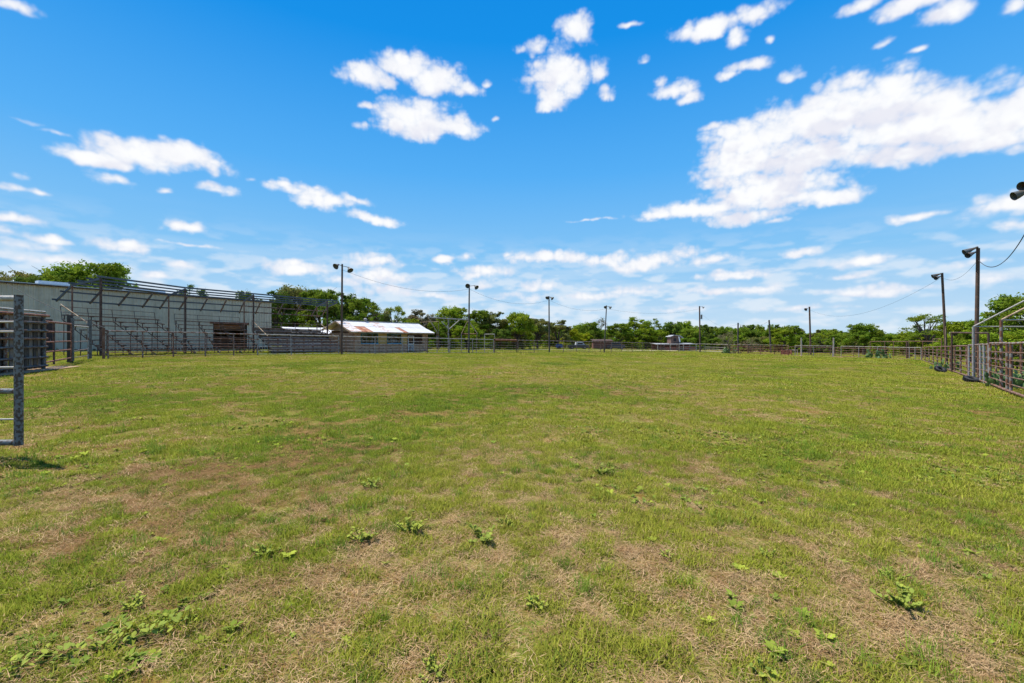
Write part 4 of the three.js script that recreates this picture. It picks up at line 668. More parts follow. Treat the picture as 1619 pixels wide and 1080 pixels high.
// ---------------------------------------------------------------- light poles and wires
function reflector(mount, aim, size, horn = 0) {
  const prof = [[0.06, 0], [0.085, 0.02], [0.09, 0.13], [0.15, 0.22], [0.25, 0.36], [0.30, 0.47], [0.29, 0.475], [0.235, 0.355], [0.14, 0.235], [0.06, 0.2]].map(([x, y]) => new THREE.Vector2(x * size * (horn ? 0.72 : 1), y * size * (horn ? 1.75 : 1)));
  const q = new THREE.Quaternion().setFromUnitVectors(V(0, 1, 0), aim.clone().normalize()), m = new THREE.Matrix4().compose(mount, q, V(1, 1, 1));
  return [new THREE.LatheGeometry(prof, 20).applyMatrix4(m), new THREE.SphereGeometry(0.085 * size, 10, 8).scale(1, 1.5, 1).translate(0, 0.25 * size, 0).applyMatrix4(m)];
}
const poleTops = [];
function lightPole(label, basePx, depth, topPx, topPy, lamps, mat = M.pole, r0 = 0.11, r1 = 0.08) {
  const base = spot(basePx, depth, -0.4), top = at(topPx, topPy, depth), o = thing('light_pole', label, 'light pole', spot(basePx, depth), 'floodlight poles round the arena');
  part(o, 'pole', pipe(base, top, r0, r1, 12), mat);
  for (const [ox, oy, oz, ax, ay, az, size = 1, horn = 0] of lamps) {
    const root = top.clone().add(V(0, -0.18, 0)), mount = root.clone().add(V(ox, oy, oz)), [dish, bulb] = reflector(mount, V(ax, ay, az), size, horn);
    const arm = part(o, 'arm', pipe(root, mount, 0.03, 0.03, 6), M.darkSteel); void arm;
    const d = part(o, 'reflector', dish, M.lampShell); part(o, 'bulb', bulb, M.lampGlass, d);
  }
  poleTops.push(top); return o;
}
lightPole('tall brown light pole standing beside the left gable of the stone house', 540, 43.6, 541, 417.5, [[-0.3, 0.12, 0.1, -0.35, -0.55, 0.75], [0.62, -0.14, 0.1, 0.55, -0.75, 0.35]]);
lightPole('light pole with two lamps behind the trapezoid pipe arch', 741, 56.4, 742, 450, [[-0.1, 0.1, 0.15, -0.1, -0.35, 0.9], [0.66, 0.05, 0.1, 0.6, -0.6, 0.5]], M.poleGrey);
lightPole('light pole left of the lime green bushes in the far fence', 868.5, 66, 868, 468.5, [[-0.1, 0.15, 0.1, -0.5, -0.6, 0.6, 0.9], [0.2, 0.05, 0.15, 0.7, -0.6, 0.4, 0.9]], M.poleGrey);
lightPole('leaning light pole in front of the far parked pickup and red shed', 955, 76, 959, 483, [[-0.1, 0.1, 0.1, -0.4, -0.6, 0.6, 0.9], [0.35, 0.0, 0.1, 0.7, -0.6, 0.4, 0.9]], M.poleGrey);
{ const o = lightPole('utility pole with a grey box and a short arm at the far corner', 1107, 94, 1106, 484, [[0.55, 0.05, 0.1, 0.7, -0.7, 0.3, 0.8]], M.pole, 0.16, 0.13), p = at(1109, 501, 94); part(o, 'transformer', pipe(p.clone().add(V(0.02, -0.45, 0)), p.clone().add(V(0.02, 0.45, 0)), 0.17, 0.17, 10), M.pipeSilver); }
lightPole('light pole with one lamp beyond the tall white gate posts', 1282, 88, 1279.8, 485, [[-0.5, -0.15, 0.1, -0.8, -0.5, 0.3]], M.pole, 0.17, 0.14);
lightPole('leaning light pole with a pale pipe strapped to its foot behind the right fence', 1497.5, 42, 1489.5, 431.5, [[-0.05, 0.14, 0.05, -0.85, -0.35, -0.35, 0.9, 1], [-0.08, -0.12, 0.0, -0.9, -0.32, 0.15, 0.8, 1]], M.pole, 0.115, 0.095);
lightPole('thickest dark light pole standing behind the gabled pipe frame', 1543, 30, 1546.5, 392.5, [[-0.06, 0.26, 0.05, -0.85, -0.42, -0.3, 0.95, 1], [-0.12, -0.06, 0.0, -0.9, -0.36, 0.1, 0.85, 1]], M.pole, 0.125, 0.10);
lightPole('light pole outside the right edge with only its lamps in view', 1640, 19.5, 1638, 291, [[-0.04, 0.24, 0.05, -0.9, -0.25, 0.1, 0.9, 1], [-0.06, 0.0, 0.0, -0.85, -0.36, -0.3, 0.9, 1]], M.pole, 0.15, 0.125);
for (const [px, d, topPx, topPy, basePx, label] of [[1167, 112, 1167, 510.5, 1166.5, 'short distant utility pole beside the grey leafless bush'], [1216, 108, 1216, 506, 1219, 'leaning distant utility pole left of the round green tree']]) single('utility_pole', label, 'utility pole', spot(basePx, d), pipe(spot(basePx, d, -0.4), at(topPx, topPy, d), 0.2, 0.17, 10), M.poleGrey, 'distant utility poles');
{
  const T = poleTops, low = (i, y = -0.55) => T[i].clone().add(V(0, y, 0)), wire = (label, a, b, drop, r = 0.010) => single('overhead_wire', label, 'wire', a.clone(), sag(a, b, drop, r), M.wire, 'wires between the light poles');
  wire('sagging wire from the brown light pole to the next pole on its right', low(0), low(1), 1.0); wire('wire from the two lamp pole to the pole by the lime green bushes', low(1), low(2), 1.1); wire('wire between the two far light poles in front of the tree line', low(2), low(3), 0.8); wire('wire from the leaning far pole to the utility pole', low(3), low(4), 0.9);
  wire('wire running off the utility pole towards the short distant pole', low(4, -1.2), at(1167, 512, 112), 1.6); wire('wire between the two distant utility poles', at(1167, 511.5, 112), at(1216, 507.5, 108), 1.1, 0.018);
  wire('long wire from the single lamp pole to the leaning right pole', low(5), low(6, -0.4), 2.3); wire('wire between the two light poles behind the right fence', low(6, -0.4), low(7, -0.75), 0.7); wire('thick sagging wire rising from the thickest pole out of the right edge', low(7, -0.75), low(8, -1.2), 1.25, 0.022);
  const a = foot(1495.2, 41.7), b = at(1495.0, 500, 41.7); single('strapped_pipe', 'pale conduit pipe strapped upright to the leaning right pole', 'pipe', spot(1495.2, 41.7), pipe(a, b.setY(b.y - 0.9), 0.022, 0.022, 8), M.tan);
}

// ---------------------------------------------------------------- tyres by the right fence
{
  const g = new THREE.TorusGeometry(0.22, 0.10, 12, 28), tread = [];
  for (let k = 0; k < 28; k++) { const a = k / 28 * 6.283; tread.push(new THREE.BoxGeometry(0.03, 0.035, 0.16).rotateZ(a).translate(Math.cos(a) * 0.318, Math.sin(a) * 0.318, 0)); }
  const tr = mergeGeometries(tread);
  for (const [px, d, tilt, label] of [[1487, 31, 0.62, 'black tyre lying against the right fence, farther of the two'], [1537, 21.9, 0.3, 'black tyre lying under the right fence, nearer of the two']]) {
    const [x, z] = bearing(px, d), o = thing('tyre', label, 'tyre', on(x, z), 'old tyres along the right fence');
    const m = shade(new THREE.Mesh(g, M.black)); m.name = 'carcass'; m.rotation.set(-Math.PI / 2 + tilt, 0, 0.4); m.position.y = 0.06 + tilt * 0.2; o.add(m); const t = shade(new THREE.Mesh(tr, M.black)); t.name = 'tread'; m.add(t);
  }
}

// ---------------------------------------------------------------- trees
const leafM = { mid: [0.18, 0.26, 0.024], bright: [0.23, 0.31, 0.022], dark: [0.135, 0.20, 0.028], olive: [0.21, 0.22, 0.062], grey: [0.23, 0.205, 0.115], lime: [0.32, 0.36, 0.018] };
for (const k of Object.keys(leafM)) { const m = leafy(C(...leafM[k]), 0.42); m.vertexColors = true; leafM[k] = m; }
const bark = timber([0.115, 0.09, 0.07], [0.06, 0.048, 0.04], 51);
// crown of leaf faces gathered in clumps on limbs; returns { trunk, crown } for a tree `h` high and `w` wide standing at the origin
function growTree({ seed, h, w, clumps, leaves, leaf, trunk = 0.28, low = 0.3, flat = 0.62, open = 0.0, stems = 1, bushy = 0 }) {
  const r = rng(seed), p = [], n = [], uv = [], col = [], ix = [], wood = [], cs = [], rad = w * 0.5;
  for (let k = 0; k < clumps; k++) {
    const a = k * 2.399 + r() * 0.7, e = Math.pow(r(), 0.7), rr = Math.sqrt(1 - Math.pow(e * 0.92, 2)) * (0.55 + 0.45 * r()), yy = mixn(low, 1, e * (0.82 + 0.18 * r()));
    const size = rad * (0.22 + 0.16 * r()) * (1 - open * 0.3);
    cs.push([Math.cos(a) * rr * (rad - size * 0.6), Math.min(h - size * flat * 0.85, yy * h), Math.sin(a) * rr * (rad - size * 0.6), size]);
  }
  if (bushy) for (let k = 0; k < bushy; k++) { const a = r() * 6.283, q = Math.sqrt(r()) * rad * 0.85, s = rad * (0.2 + 0.15 * r()); cs.push([Math.cos(a) * q, h * (0.06 + 0.3 * r()) + s * 0.3, Math.sin(a) * q, s]); }
  const forkH = h * (0.16 + 0.1 * r()) + 0.2, forks = [];
  for (let s = 0; s < stems; s++) { const a = r() * 6.283, f = V(Math.cos(a) * 0.3 * (s ? 1 : 0.4), forkH, Math.sin(a) * 0.3 * (s ? 1 : 0.4)); forks.push(f); wood.push(pipe(V(Math.cos(a) * 0.12 * s, -0.3, Math.sin(a) * 0.12 * s), f, trunk * (stems > 1 ? 0.7 : 1), trunk * 0.72 * (stems > 1 ? 0.7 : 1), 8, false)); }
  cs.forEach(([x, y, z, s], k) => {
    if (k % 2 === 0 || open) {
      const f = forks[k % forks.length], mid = f.clone().lerp(V(x, y, z), 0.5).add(V((r() - 0.5) * 0.5, 0.12 * h * (0.3 + r() * 0.4), (r() - 0.5) * 0.5));
      wood.push(pipe(f, mid, trunk * 0.42, trunk * 0.24, 6, false), pipe(mid, V(x, y, z), trunk * 0.24, trunk * 0.08, 5, false));
      for (let j = 0; j < 2; j++) wood.push(pipe(V(x, y, z), V(x + (r() - 0.5) * s * 1.6, y + (r() - 0.2) * s, z + (r() - 0.5) * s * 1.6), trunk * 0.08, 0.012, 4, false));
    }
    const count = Math.round(leaves * (0.7 + 0.6 * r())), tone = 0.75 + 0.5 * r(), warm = 0.9 + 0.25 * r();
    const sub = []; for (let j = 0; j < 7; j++) { const d = V(r() * 2 - 1, r() * 2 - 1, r() * 2 - 1).normalize().multiplyScalar(0.75 * Math.cbrt(r())); sub.push([d.x, d.y, d.z, 0.28 + 0.25 * r()]); }
    for (let j = 0; j < count; j++) {
      const [sx, sy, sz, sr] = sub[Math.floor(r() * 7)], d = V(r() * 2 - 1, r() * 2 - 1, r() * 2 - 1).normalize(), q = Math.pow(r(), 0.5) * sr;
      const ux = sx + d.x * q, uy = sy + d.y * q, uz = sz + d.z * q, px = x + ux * s, py = Math.max(0.12, y + uy * s * flat), pz = z + uz * s;
      const nn = V(ux * 0.6 + (r() - 0.5) * 1.7, uy * 0.5 + 0.35 + (r() - 0.5) * 1.6, uz * 0.6 + (r() - 0.5) * 1.7).normalize(), t1 = V(r() - 0.5, r() - 0.5, r() - 0.5).cross(nn).normalize(), t2 = nn.clone().cross(t1), L = leaf * (0.6 + 0.8 * r()), Wd = L * (0.45 + 0.25 * r()), o = p.length / 3, c = tone * (0.8 + 0.4 * r()), fold = L * 0.16;
      p.push(px - t1.x * L, py - t1.y * L, pz - t1.z * L, px + t2.x * Wd, py + t2.y * Wd, pz + t2.z * Wd, px + t1.x * L + nn.x * fold, py + t1.y * L + nn.y * fold, pz + t1.z * L + nn.z * fold, px - t2.x * Wd, py - t2.y * Wd, pz - t2.z * Wd);
      for (let m = 0; m < 4; m++) { n.push(nn.x, nn.y, nn.z); col.push(c * warm, c, c * 0.95); } uv.push(0, 0, 1, 0, 1, 1, 0, 1); ix.push(o, o + 2, o + 1, o, o + 3, o + 2);
    }
  });
  const crown = geo(p, n, uv, ix); crown.setAttribute('color', new THREE.Float32BufferAttribute(col, 3));
  return { trunk: mergeGeometries(wood.map((g) => g.toNonIndexed())), crown, h, w };
}
const TREES = {
  oak: [growTree({ seed: 1, h: 9, w: 11, clumps: 46, leaves: 330, leaf: 0.15, low: 0.34, trunk: 0.36 }), growTree({ seed: 2, h: 9, w: 10, clumps: 42, leaves: 330, leaf: 0.15, low: 0.28, trunk: 0.34 }), growTree({ seed: 12, h: 10, w: 9, clumps: 40, leaves: 330, leaf: 0.15, low: 0.2, trunk: 0.32 })],
  airy: [growTree({ seed: 3, h: 9, w: 9.5, clumps: 26, leaves: 210, leaf: 0.11, low: 0.36, open: 0.6, trunk: 0.34, flat: 0.5 }), growTree({ seed: 4, h: 8, w: 8, clumps: 24, leaves: 200, leaf: 0.11, low: 0.32, open: 0.5, trunk: 0.3, flat: 0.5 })],
  bush: [growTree({ seed: 5, h: 5, w: 6, clumps: 30, leaves: 260, leaf: 0.12, low: 0.12, stems: 3, trunk: 0.14, bushy: 10, flat: 0.8 }), growTree({ seed: 6, h: 5, w: 6.5, clumps: 28, leaves: 260, leaf: 0.12, low: 0.1, stems: 4, trunk: 0.12, bushy: 12, flat: 0.8 }), growTree({ seed: 16, h: 6, w: 6, clumps: 32, leaves: 260, leaf: 0.13, low: 0.14, stems: 2, trunk: 0.16, bushy: 10, flat: 0.8 })],
  wispy: [growTree({ seed: 7, h: 4, w: 5, clumps: 22, leaves: 60, leaf: 0.07, low: 0.15, stems: 5, trunk: 0.10, open: 0.7, flat: 0.9 })],
};
function plantTree(name, kind, v, mat, label, px, depth, topPy, wPx, group, category = 'tree') {
  const src = TREES[kind][v], base = spot(px, depth), hh = level(topPy, depth) - base.y, ww = wPx / FOCAL * depth, o = thing(name, label, category, base, group);
  const sx = ww / src.w, sy = hh / src.h;
  for (const [nm, g, m] of [['trunk', src.trunk, bark], ['crown', src.crown, leafM[mat]]]) { const me = shade(new THREE.Mesh(g, m)); me.name = nm; o.add(me); }
  o.scale.set(sx, sy, (sx + sy) / 2); o.rotation.y = (px * 0.37) % 6.283; return o;
}
const behindBarn = 'trees behind the metal building', line = 'trees of the far tree line';
[['oak', 'airy', 0, 'olive', 'pale feathery oak over the left end of the barn roof', 18, 84, 425, 105, behindBarn], ['oak', 'oak', 1, 'dark', 'small dark oak left of the big live oak above the barn roof', 66, 80, 431, 90, behindBarn],
  ['live_oak', 'oak', 0, 'mid', 'broad live oak rising highest above the barn roof', 152, 74, 414, 175, behindBarn], ['oak', 'airy', 1, 'dark', 'thin treetop showing above the middle of the canopy purlins', 304, 92, 449, 34, behindBarn], ['oak', 'airy', 0, 'dark', 'treetop just above the canopy near its third post', 396, 92, 460, 50, behindBarn],
  ['oak', 'oak', 2, 'dark', 'dark oak against the right end of the barn', 437, 76, 459, 66, line], ['oak', 'oak', 0, 'olive', 'olive topped oak above the wooden bleachers', 464, 80, 451, 74, line], ['oak', 'oak', 1, 'mid', 'rounded oak above the right end of the canopy', 509, 78, 456, 84, line],
  ['oak', 'oak', 2, 'dark', 'tall dark oak directly behind the brown light pole', 540, 74, 462, 74, line], ['oak', 'oak', 1, 'mid', 'oak behind the ridge of the stone house', 569, 73, 471, 66, line], ['oak', 'airy', 1, 'mid', 'open crowned oak with brown limbs behind the roof vent', 588, 70, 478, 50, line],
  ['tree', 'bush', 2, 'olive', 'low olive tree behind the middle of the house roof', 601, 72, 492, 52, line], ['tree', 'airy', 0, 'bright', 'bright green tree behind the right half of the house roof', 622, 76, 484, 54, line], ['tree', 'bush', 0, 'bright', 'low bright bush at the right of the house ridge', 648, 76, 503, 56, line],
  ['tree', 'oak', 2, 'grey', 'grey brown scrub tree behind the thin pipe frame', 668, 80, 488, 62, line], ['tree', 'bush', 1, 'grey', 'grey leafless looking thicket right of the house roof', 650, 84, 496, 44, line], ['tree', 'oak', 0, 'bright', 'leafy green tree behind the braced pipe arch', 714, 84, 484, 80, line],
  ['tree', 'bush', 0, 'mid', 'low green tree under the left arm of the pipe arch', 692, 78, 508, 60, line], ['tree', 'oak', 1, 'mid', 'green tree right of the two lamp pole', 757, 88, 490, 58, line], ['tree', 'oak', 2, 'olive', 'olive tree behind the white rectangular arch', 783, 88, 491, 60, line], ['tree', 'bush', 1, 'bright', 'bushy green tree low beside the two lamp pole', 740, 80, 513, 66, line],
  ['tree', 'oak', 0, 'bright', 'vivid green tree right of the white rectangular arch', 818, 90, 493, 66, line], ['tree', 'bush', 2, 'dark', 'dark bush under the olive tree', 790, 82, 520, 50, line], ['tree', 'oak', 1, 'olive', 'dull olive tree left of the third light pole', 850, 104, 503, 62, line], ['tree', 'oak', 2, 'olive', 'dull olive tree right of the third light pole', 882, 108, 505, 56, line],
  ['tree', 'bush', 0, 'lime', 'lime green bush right of the third light pole', 903, 119, 519, 38, line], ['tree', 'bush', 1, 'lime', 'second lime green bush above the parked pickup', 924, 121, 525, 40, line], ['tree', 'oak', 0, 'mid', 'rounded tree left of the leaning far pole', 931, 126, 509, 62, line], ['tree', 'wispy', 0, 'grey', 'leafless grey treetop behind the leaning far pole', 948, 130, 502, 46, line],
  ['tree', 'oak', 1, 'mid', 'green tree right of the leaning far pole', 978, 124, 511, 58, line], ['tree', 'oak', 2, 'bright', 'tallest green tree between the leaning pole and the red barn', 1008, 130, 500, 60, line], ['tree', 'airy', 1, 'mid', 'open treetop standing above its neighbours left of the red barn', 1034, 132, 503, 34, line], ['tree', 'bush', 2, 'bright', 'bright bush with dark trunks left of the red barn', 1020, 126, 519, 54, line], ['tree', 'bush', 0, 'bright', 'bright bush right behind the far fence left of the red barn', 1042, 127, 521, 44, line],
  ['tree', 'oak', 0, 'mid', 'green tree behind the red barn', 1090, 150, 519, 66, line], ['tree', 'oak', 1, 'dark', 'dark small crown on the wooded rise beside the distant poles', 1190, 170, 522, 34, line], ['tree', 'wispy', 0, 'grey', 'grey leafless bush beside the short distant pole', 1150, 96, 523, 46, line], ['tree', 'wispy', 0, 'grey', 'low grey bush behind the rust red fence panels', 1186, 97, 536, 44, line],
  ['tree', 'oak', 1, 'bright', 'rounded green tree right of the leaning distant pole', 1237, 112, 519, 50, line], ['tree', 'bush', 1, 'mid', 'green bush left of the single lamp pole', 1262, 118, 528, 44, line], ['tree', 'airy', 1, 'bright', 'light green tree right of the single lamp pole', 1303, 112, 523, 46, line], ['tree', 'bush', 2, 'mid', 'green bush behind the second tall white post', 1326, 108, 527, 54, line],
  ['live_oak', 'oak', 0, 'mid', 'spreading oak with a dark trunk at the far right corner', 1366, 100, 511, 72, line], ['tree', 'bush', 0, 'bright', 'low bush right of the spreading corner oak', 1400, 104, 527, 56, line], ['live_oak', 'airy', 0, 'mid', 'airy tall oak left of the leaning right pole', 1466, 86, 497, 92, line], ['tree', 'bush', 2, 'bright', 'bush under the airy tall oak', 1440, 88, 524, 56, line],
  ['tree', 'oak', 1, 'bright', 'green tree between the two right light poles', 1518, 66, 507, 84, line], ['tree', 'oak', 2, 'bright', 'wide leafy tree behind the gabled pipe frame', 1572, 52, 503, 110, line], ['tree', 'oak', 0, 'mid', 'tallest leafy tree at the right edge', 1616, 46, 464, 150, line], ['tree', 'bush', 1, 'bright', 'green bush low behind the nearest right fence', 1600, 38, 520, 120, line], ['tree', 'bush', 0, 'mid', 'bush behind the brown pipe arch', 1535, 54, 524, 70, line],
].forEach(([n, k, v, m, l, px, d, top, w, g]) => plantTree(n, k, v, m, l, px, d, top, w, g));

// the wood beyond, read as one mass
{
  const wood = new THREE.Group(); wood.name = 'woodland'; wood.userData = { kind: 'stuff', label: 'distant scrub woodland along the horizon', category: 'woodland' }; scene.add(wood);
  const r = rng(88), mats = ['mid', 'olive', 'bright', 'dark', 'mid'], lists = {};
  const add = (px, d, h, w, mi) => { const b = spot(px, d), v = Math.floor(r() * 3), key = v + mats[mi]; (lists[key] ??= []).push(new THREE.Matrix4().compose(b, new THREE.Quaternion().setFromEuler(new THREE.Euler(0, r() * 6.283, 0)), V(w / 6, h / TREES.bush[v].h, w / 6))); };
  for (let px = 430; px < 1900; px += 11) { const d = 165 + 60 * r(), hill = px > 1050 && px < 1260 ? 2 : 0; add(px + r() * 8, d, 6.5 + 2.6 * r() + hill, 9 + 4 * r(), Math.floor(r() * 5)); }
  for (let px = 640; px < 1700; px += 13) { const d = px < 830 ? 92 + 12 * r() : px < 1150 ? 138 + 14 * r() : px < 1500 ? 116 + 20 * r() : 75 + 20 * r(); add(px + r() * 8, d, 3.0 + 1.8 * r(), 5.5 + 3 * r(), Math.floor(r() * 5)); }
  for (let px = -500; px < 470; px += 22) add(px + r() * 10, 100 + 60 * r(), 6 + 3 * r(), 9 + 4 * r(), Math.floor(r() * 5));
  for (let a = 0; a < 60; a++) { const q = 0.95 + a / 60 * 4.4 + (r() - 0.5) * 0.09, d = 120 + 80 * r(), x = Math.sin(q) * d, z = -Math.cos(q) * d, b = on(x, z); (lists['0mid'] ??= []).push(new THREE.Matrix4().compose(b, new THREE.Quaternion().setFromEuler(new THREE.Euler(0, r() * 6.283, 0)), V(1.4 + 1.2 * r(), 1.2 + 0.9 * r(), 1.4 + 1.2 * r()))); }
  for (const [key, list] of Object.entries(lists)) for (const [nm, g, m] of [['crowns', TREES.bush[+key[0]].crown, leafM[key.slice(1)]], ['stems', TREES.bush[+key[0]].trunk, bark]]) { const im = shade(new THREE.InstancedMesh(g, m, list.length)); list.forEach((mm, i) => im.setMatrixAt(i, mm)); im.name = nm; im.userData.kind = 'stuff'; wood.add(im); }
}

// ---------------------------------------------------------------- prickly pears
{
  const pad = new THREE.SphereGeometry(1, 12, 10), pm = [[0.075, 0.145, 0.045], [0.105, 0.18, 0.045]].map((c) => new THREE.MeshStandardMaterial({ color: C(...c), roughness: 0.65 }));
  function cactus(label, px, depth, size, pads, seed) {
    const r = rng(seed), base = spot(px, depth), o = thing('prickly_pear', label, 'cactus', base, 'prickly pears along the fences'), tips = [];
    for (let k = 0; k < pads; k++) {
      const grow = k > pads * 0.4 && tips.length, from = grow ? tips[Math.floor(r() * tips.length)] : V((r() - 0.5) * size * 3.4, 0, (r() - 0.5) * size * 2.2), s = size * (0.2 + 0.09 * r()), lean = V((r() - 0.5) * 1.1, 1, (r() - 0.5) * 1.1).normalize(), mid = from.clone().addScaledVector(lean, s * 0.9);
      const m = shade(new THREE.Mesh(pad, pm[k % 2])); m.name = 'pad'; m.quaternion.setFromUnitVectors(V(0, 1, 0), lean).multiply(new THREE.Quaternion().setFromAxisAngle(V(0, 1, 0), r() * 6.283)); m.scale.set(s * 0.72, s, s * 0.13); m.position.copy(mid); o.add(m); tips.push(from.clone().addScaledVector(lean, s * 1.75));
    }
  }
  cactus('large prickly pear behind the nearest right fence at the frame edge', 1606, 18.8, 0.5, 130, 3); cactus('prickly pear seen through the silver gate posts of the right fence', 1584, 21.8, 0.45, 110, 4); cactus('low prickly pear in front of the far right corner fence', 1391, 68.5, 0.9, 60, 5); cactus('dark spiky clump at the end of the rust red fence panels', 1157, 87.5, 0.9, 60, 6);
  cactus('prickly pear behind the receding right fence near the farther tyre', 1498, 34.5, 0.5, 70, 7);
}

// ---------------------------------------------------------------- far buildings and vehicles
{
  const base = spot(1065, 118), o = thing('red_barn', 'small red barn with a raised white roofed loft and an open fronted shed', 'barn', base), red = new THREE.MeshStandardMaterial({ color: C(0.20, 0.075, 0.05), roughness: 0.9 }), brown = timber([0.17, 0.10, 0.075], [0.10, 0.065, 0.05], 61), d = 118;
  const X = (px) => bearing(px, d)[0], g = groundY(base.x, base.z), y = (py) => level(py, d), z = -d, roofM = new THREE.MeshStandardMaterial({ color: C(0.42, 0.43, 0.44), roughness: 0.6 });
  part(o, 'loft', bar(V(X(1062), y(538), z - 2), V(X(1077), y(538), z - 2), 3, y(531.5) - y(546)), brown);
  for (let k = 0; k < 3; k++) { const a = [1060, 1066, 1075, 1081], b = [532.5, 530, 530.5, 534.5]; part(o, 'loft_roof', bar(V(X(a[k]), y(b[k]), z - 2), V(X(a[k + 1]), y(b[k + 1]), z - 2), 3.8, 0.12), roofM); }
  part(o, 'loft_trim', bar(V(X(1074), y(532), z - 0.4), V(X(1076), y(541), z - 0.4), 0.1, 0.3), M.white);
  part(o, 'window', bar(V(X(1066), y(537), z - 0.47), V(X(1070), y(537), z - 0.47), 0.05, 0.7), M.black);
  part(o, 'shed_roof', bar(V(X(1066), y(542.8), z - 3.5), V(X(1066), y(544.2), z + 2.2), X(1098) - X(1034), 0.10), roofM);
  part(o, 'shed_wall', bar(V(X(1036), (y(544) + g) / 2, z - 2.6), V(X(1097), (y(544) + g) / 2, z - 2.6), 0.1, y(544) - g), red);
  for (let k = 0; k < 7; k++) part(o, 'shed_post', bar(V(X(1036 + k * 10), g - 0.2, z + 1.9), V(X(1036 + k * 10), y(544.2), z + 1.9), 0.16, 0.16, V(1, 0, 0)), k % 2 ? M.pipeMixed : M.pipeWhite);
  for (let k = 0; k < 6; k++) part(o, 'stall_panel', bar(V(X(1037 + k * 10), g + 0.55, z + 1.85), V(X(1045 + k * 10), g + 0.55, z + 1.85), 0.06, 0.8), k % 3 ? red : brown);
}
{
  const base = spot(954, 114), o = thing('red_shed', 'low dull red shed behind the leaning far pole', 'shed', base), d = 114, X = (px) => bearing(px, d)[0], g = groundY(base.x, base.z), red = timber([0.21, 0.085, 0.06], [0.13, 0.06, 0.045], 62);
  for (let k = 0; k < 10; k++) part(o, 'wall_board', bar(V(X(939.5 + k * 3), g - 0.1, -d), V(X(939.5 + k * 3), g + 2.1, -d), 0.5, 0.05, V(0, 0, 1)), red); part(o, 'roof', bar(V(X(953), g + 2.15, -d + 0.4), V(X(953), g + 2.5, -d - 3), X(970) - X(937), 0.08), M.brownSteel); part(o, 'side_wall', [bar(V(X(939), g + 1, -d), V(X(939), g + 1, -d - 2.8), 0.08, 2.2), bar(V(X(968), g + 1, -d), V(X(968), g + 1, -d - 2.8), 0.08, 2.2)], red);
}
function vehicle(name, label, category, px, depth, turn, L, paint, cabAt, cabLen, roofM) {
  const base = spot(px, depth), o = new THREE.Group(); o.name = numbered(name); o.position.copy(base); o.rotation.y = turn; o.userData = { label, category }; scene.add(o);
  const body = new THREE.MeshPhysicalMaterial({ color: C(...paint), roughness: 0.4, clearcoat: 0.6 }), glass = new THREE.MeshStandardMaterial({ color: C(0.02, 0.025, 0.03), roughness: 0.08 });
  const add = (nm, g, m, parent = o) => { const me = shade(new THREE.Mesh(g, m)); me.name = nm; parent.add(me); return me; };
  const side = new THREE.Shape(); side.moveTo(-L / 2, 0.42); side.lineTo(-L / 2, 0.98); side.lineTo(L / 2 - 0.1, 1.0); side.lineTo(L / 2, 0.75); side.lineTo(L / 2, 0.42); side.closePath();
  add('body', new THREE.ExtrudeGeometry(side, { depth: 1.7, bevelEnabled: true, bevelSize: 0.05, bevelThickness: 0.05, bevelSegments: 2 }).translate(0, 0, -0.85), body);
  const c = new THREE.Shape(); c.moveTo(cabAt - cabLen / 2, 1.0); c.lineTo(cabAt - cabLen / 2 + 0.15, 1.68); c.lineTo(cabAt + cabLen / 2 - 0.45, 1.70); c.lineTo(cabAt + cabLen / 2 + 0.25, 1.0); c.closePath();
  add('cab', new THREE.ExtrudeGeometry(c, { depth: 1.5, bevelEnabled: true, bevelSize: 0.05, bevelThickness: 0.05, bevelSegments: 2 }).translate(0, 0, -0.75), roofM ?? body);
  for (const s of [-1, 1]) add('side_window', new THREE.BoxGeometry(cabLen * 0.66, 0.42, 0.02).translate(cabAt - 0.02, 1.36, s * 0.815), glass);
  add('windscreen', new THREE.BoxGeometry(0.02, 0.6, 1.35).rotateZ(0.72).translate(cabAt + cabLen / 2 + 0.0, 1.36, 0), glass);
  for (const wx of [-L * 0.3, L * 0.32]) for (const s of [-1, 1]) { const w = add('wheel', new THREE.CylinderGeometry(0.37, 0.37, 0.24, 20).rotateX(Math.PI / 2).translate(wx, 0.37, s * 0.82), M.black); add('rim', new THREE.CylinderGeometry(0.2, 0.2, 0.25, 14).rotateX(Math.PI / 2).translate(wx, 0.37, s * 0.83), M.pipeSilver, w); }
  return o;
}
vehicle('parked_pickup', 'dark parked pickup with a pale roof under the lime green bushes', 'pickup', 913, 110, 0.1, 5.0, [0.03, 0.035, 0.04], 0.5, 1.9, new THREE.MeshStandardMaterial({ color: C(0.45, 0.48, 0.50), roughness: 0.4 }));
vehicle('parked_car', 'dark parked car among the trunks left of the red barn', 'car', 974, 114, -0.2, 4.3, [0.02, 0.025, 0.045], 0, 2.4);
{
  const base = spot(884, 106), o = thing('trailer', 'small blue stock trailer left of the parked pickup', 'trailer', base), blue = new THREE.MeshStandardMaterial({ color: C(0.03, 0.09, 0.28), roughness: 0.5 });
  part(o, 'box', bar(base.clone().add(V(-0.75, 0.75, 0)), base.clone().add(V(0.75, 0.7, 0)), 1.2, 0.75), blue); part(o, 'tow_bar', bar(base.clone().add(V(0.75, 0.45, 0)), base.clone().add(V(1.7, 0.42, 0)), 0.08, 0.08), M.darkSteel);
  for (const s of [-1, 1]) part(o, 'wheel', pipe(base.clone().add(V(0, 0.32, s * 0.62)), base.clone().add(V(0, 0.32, s * 0.8)), 0.32, 0.32, 16), M.black);
}

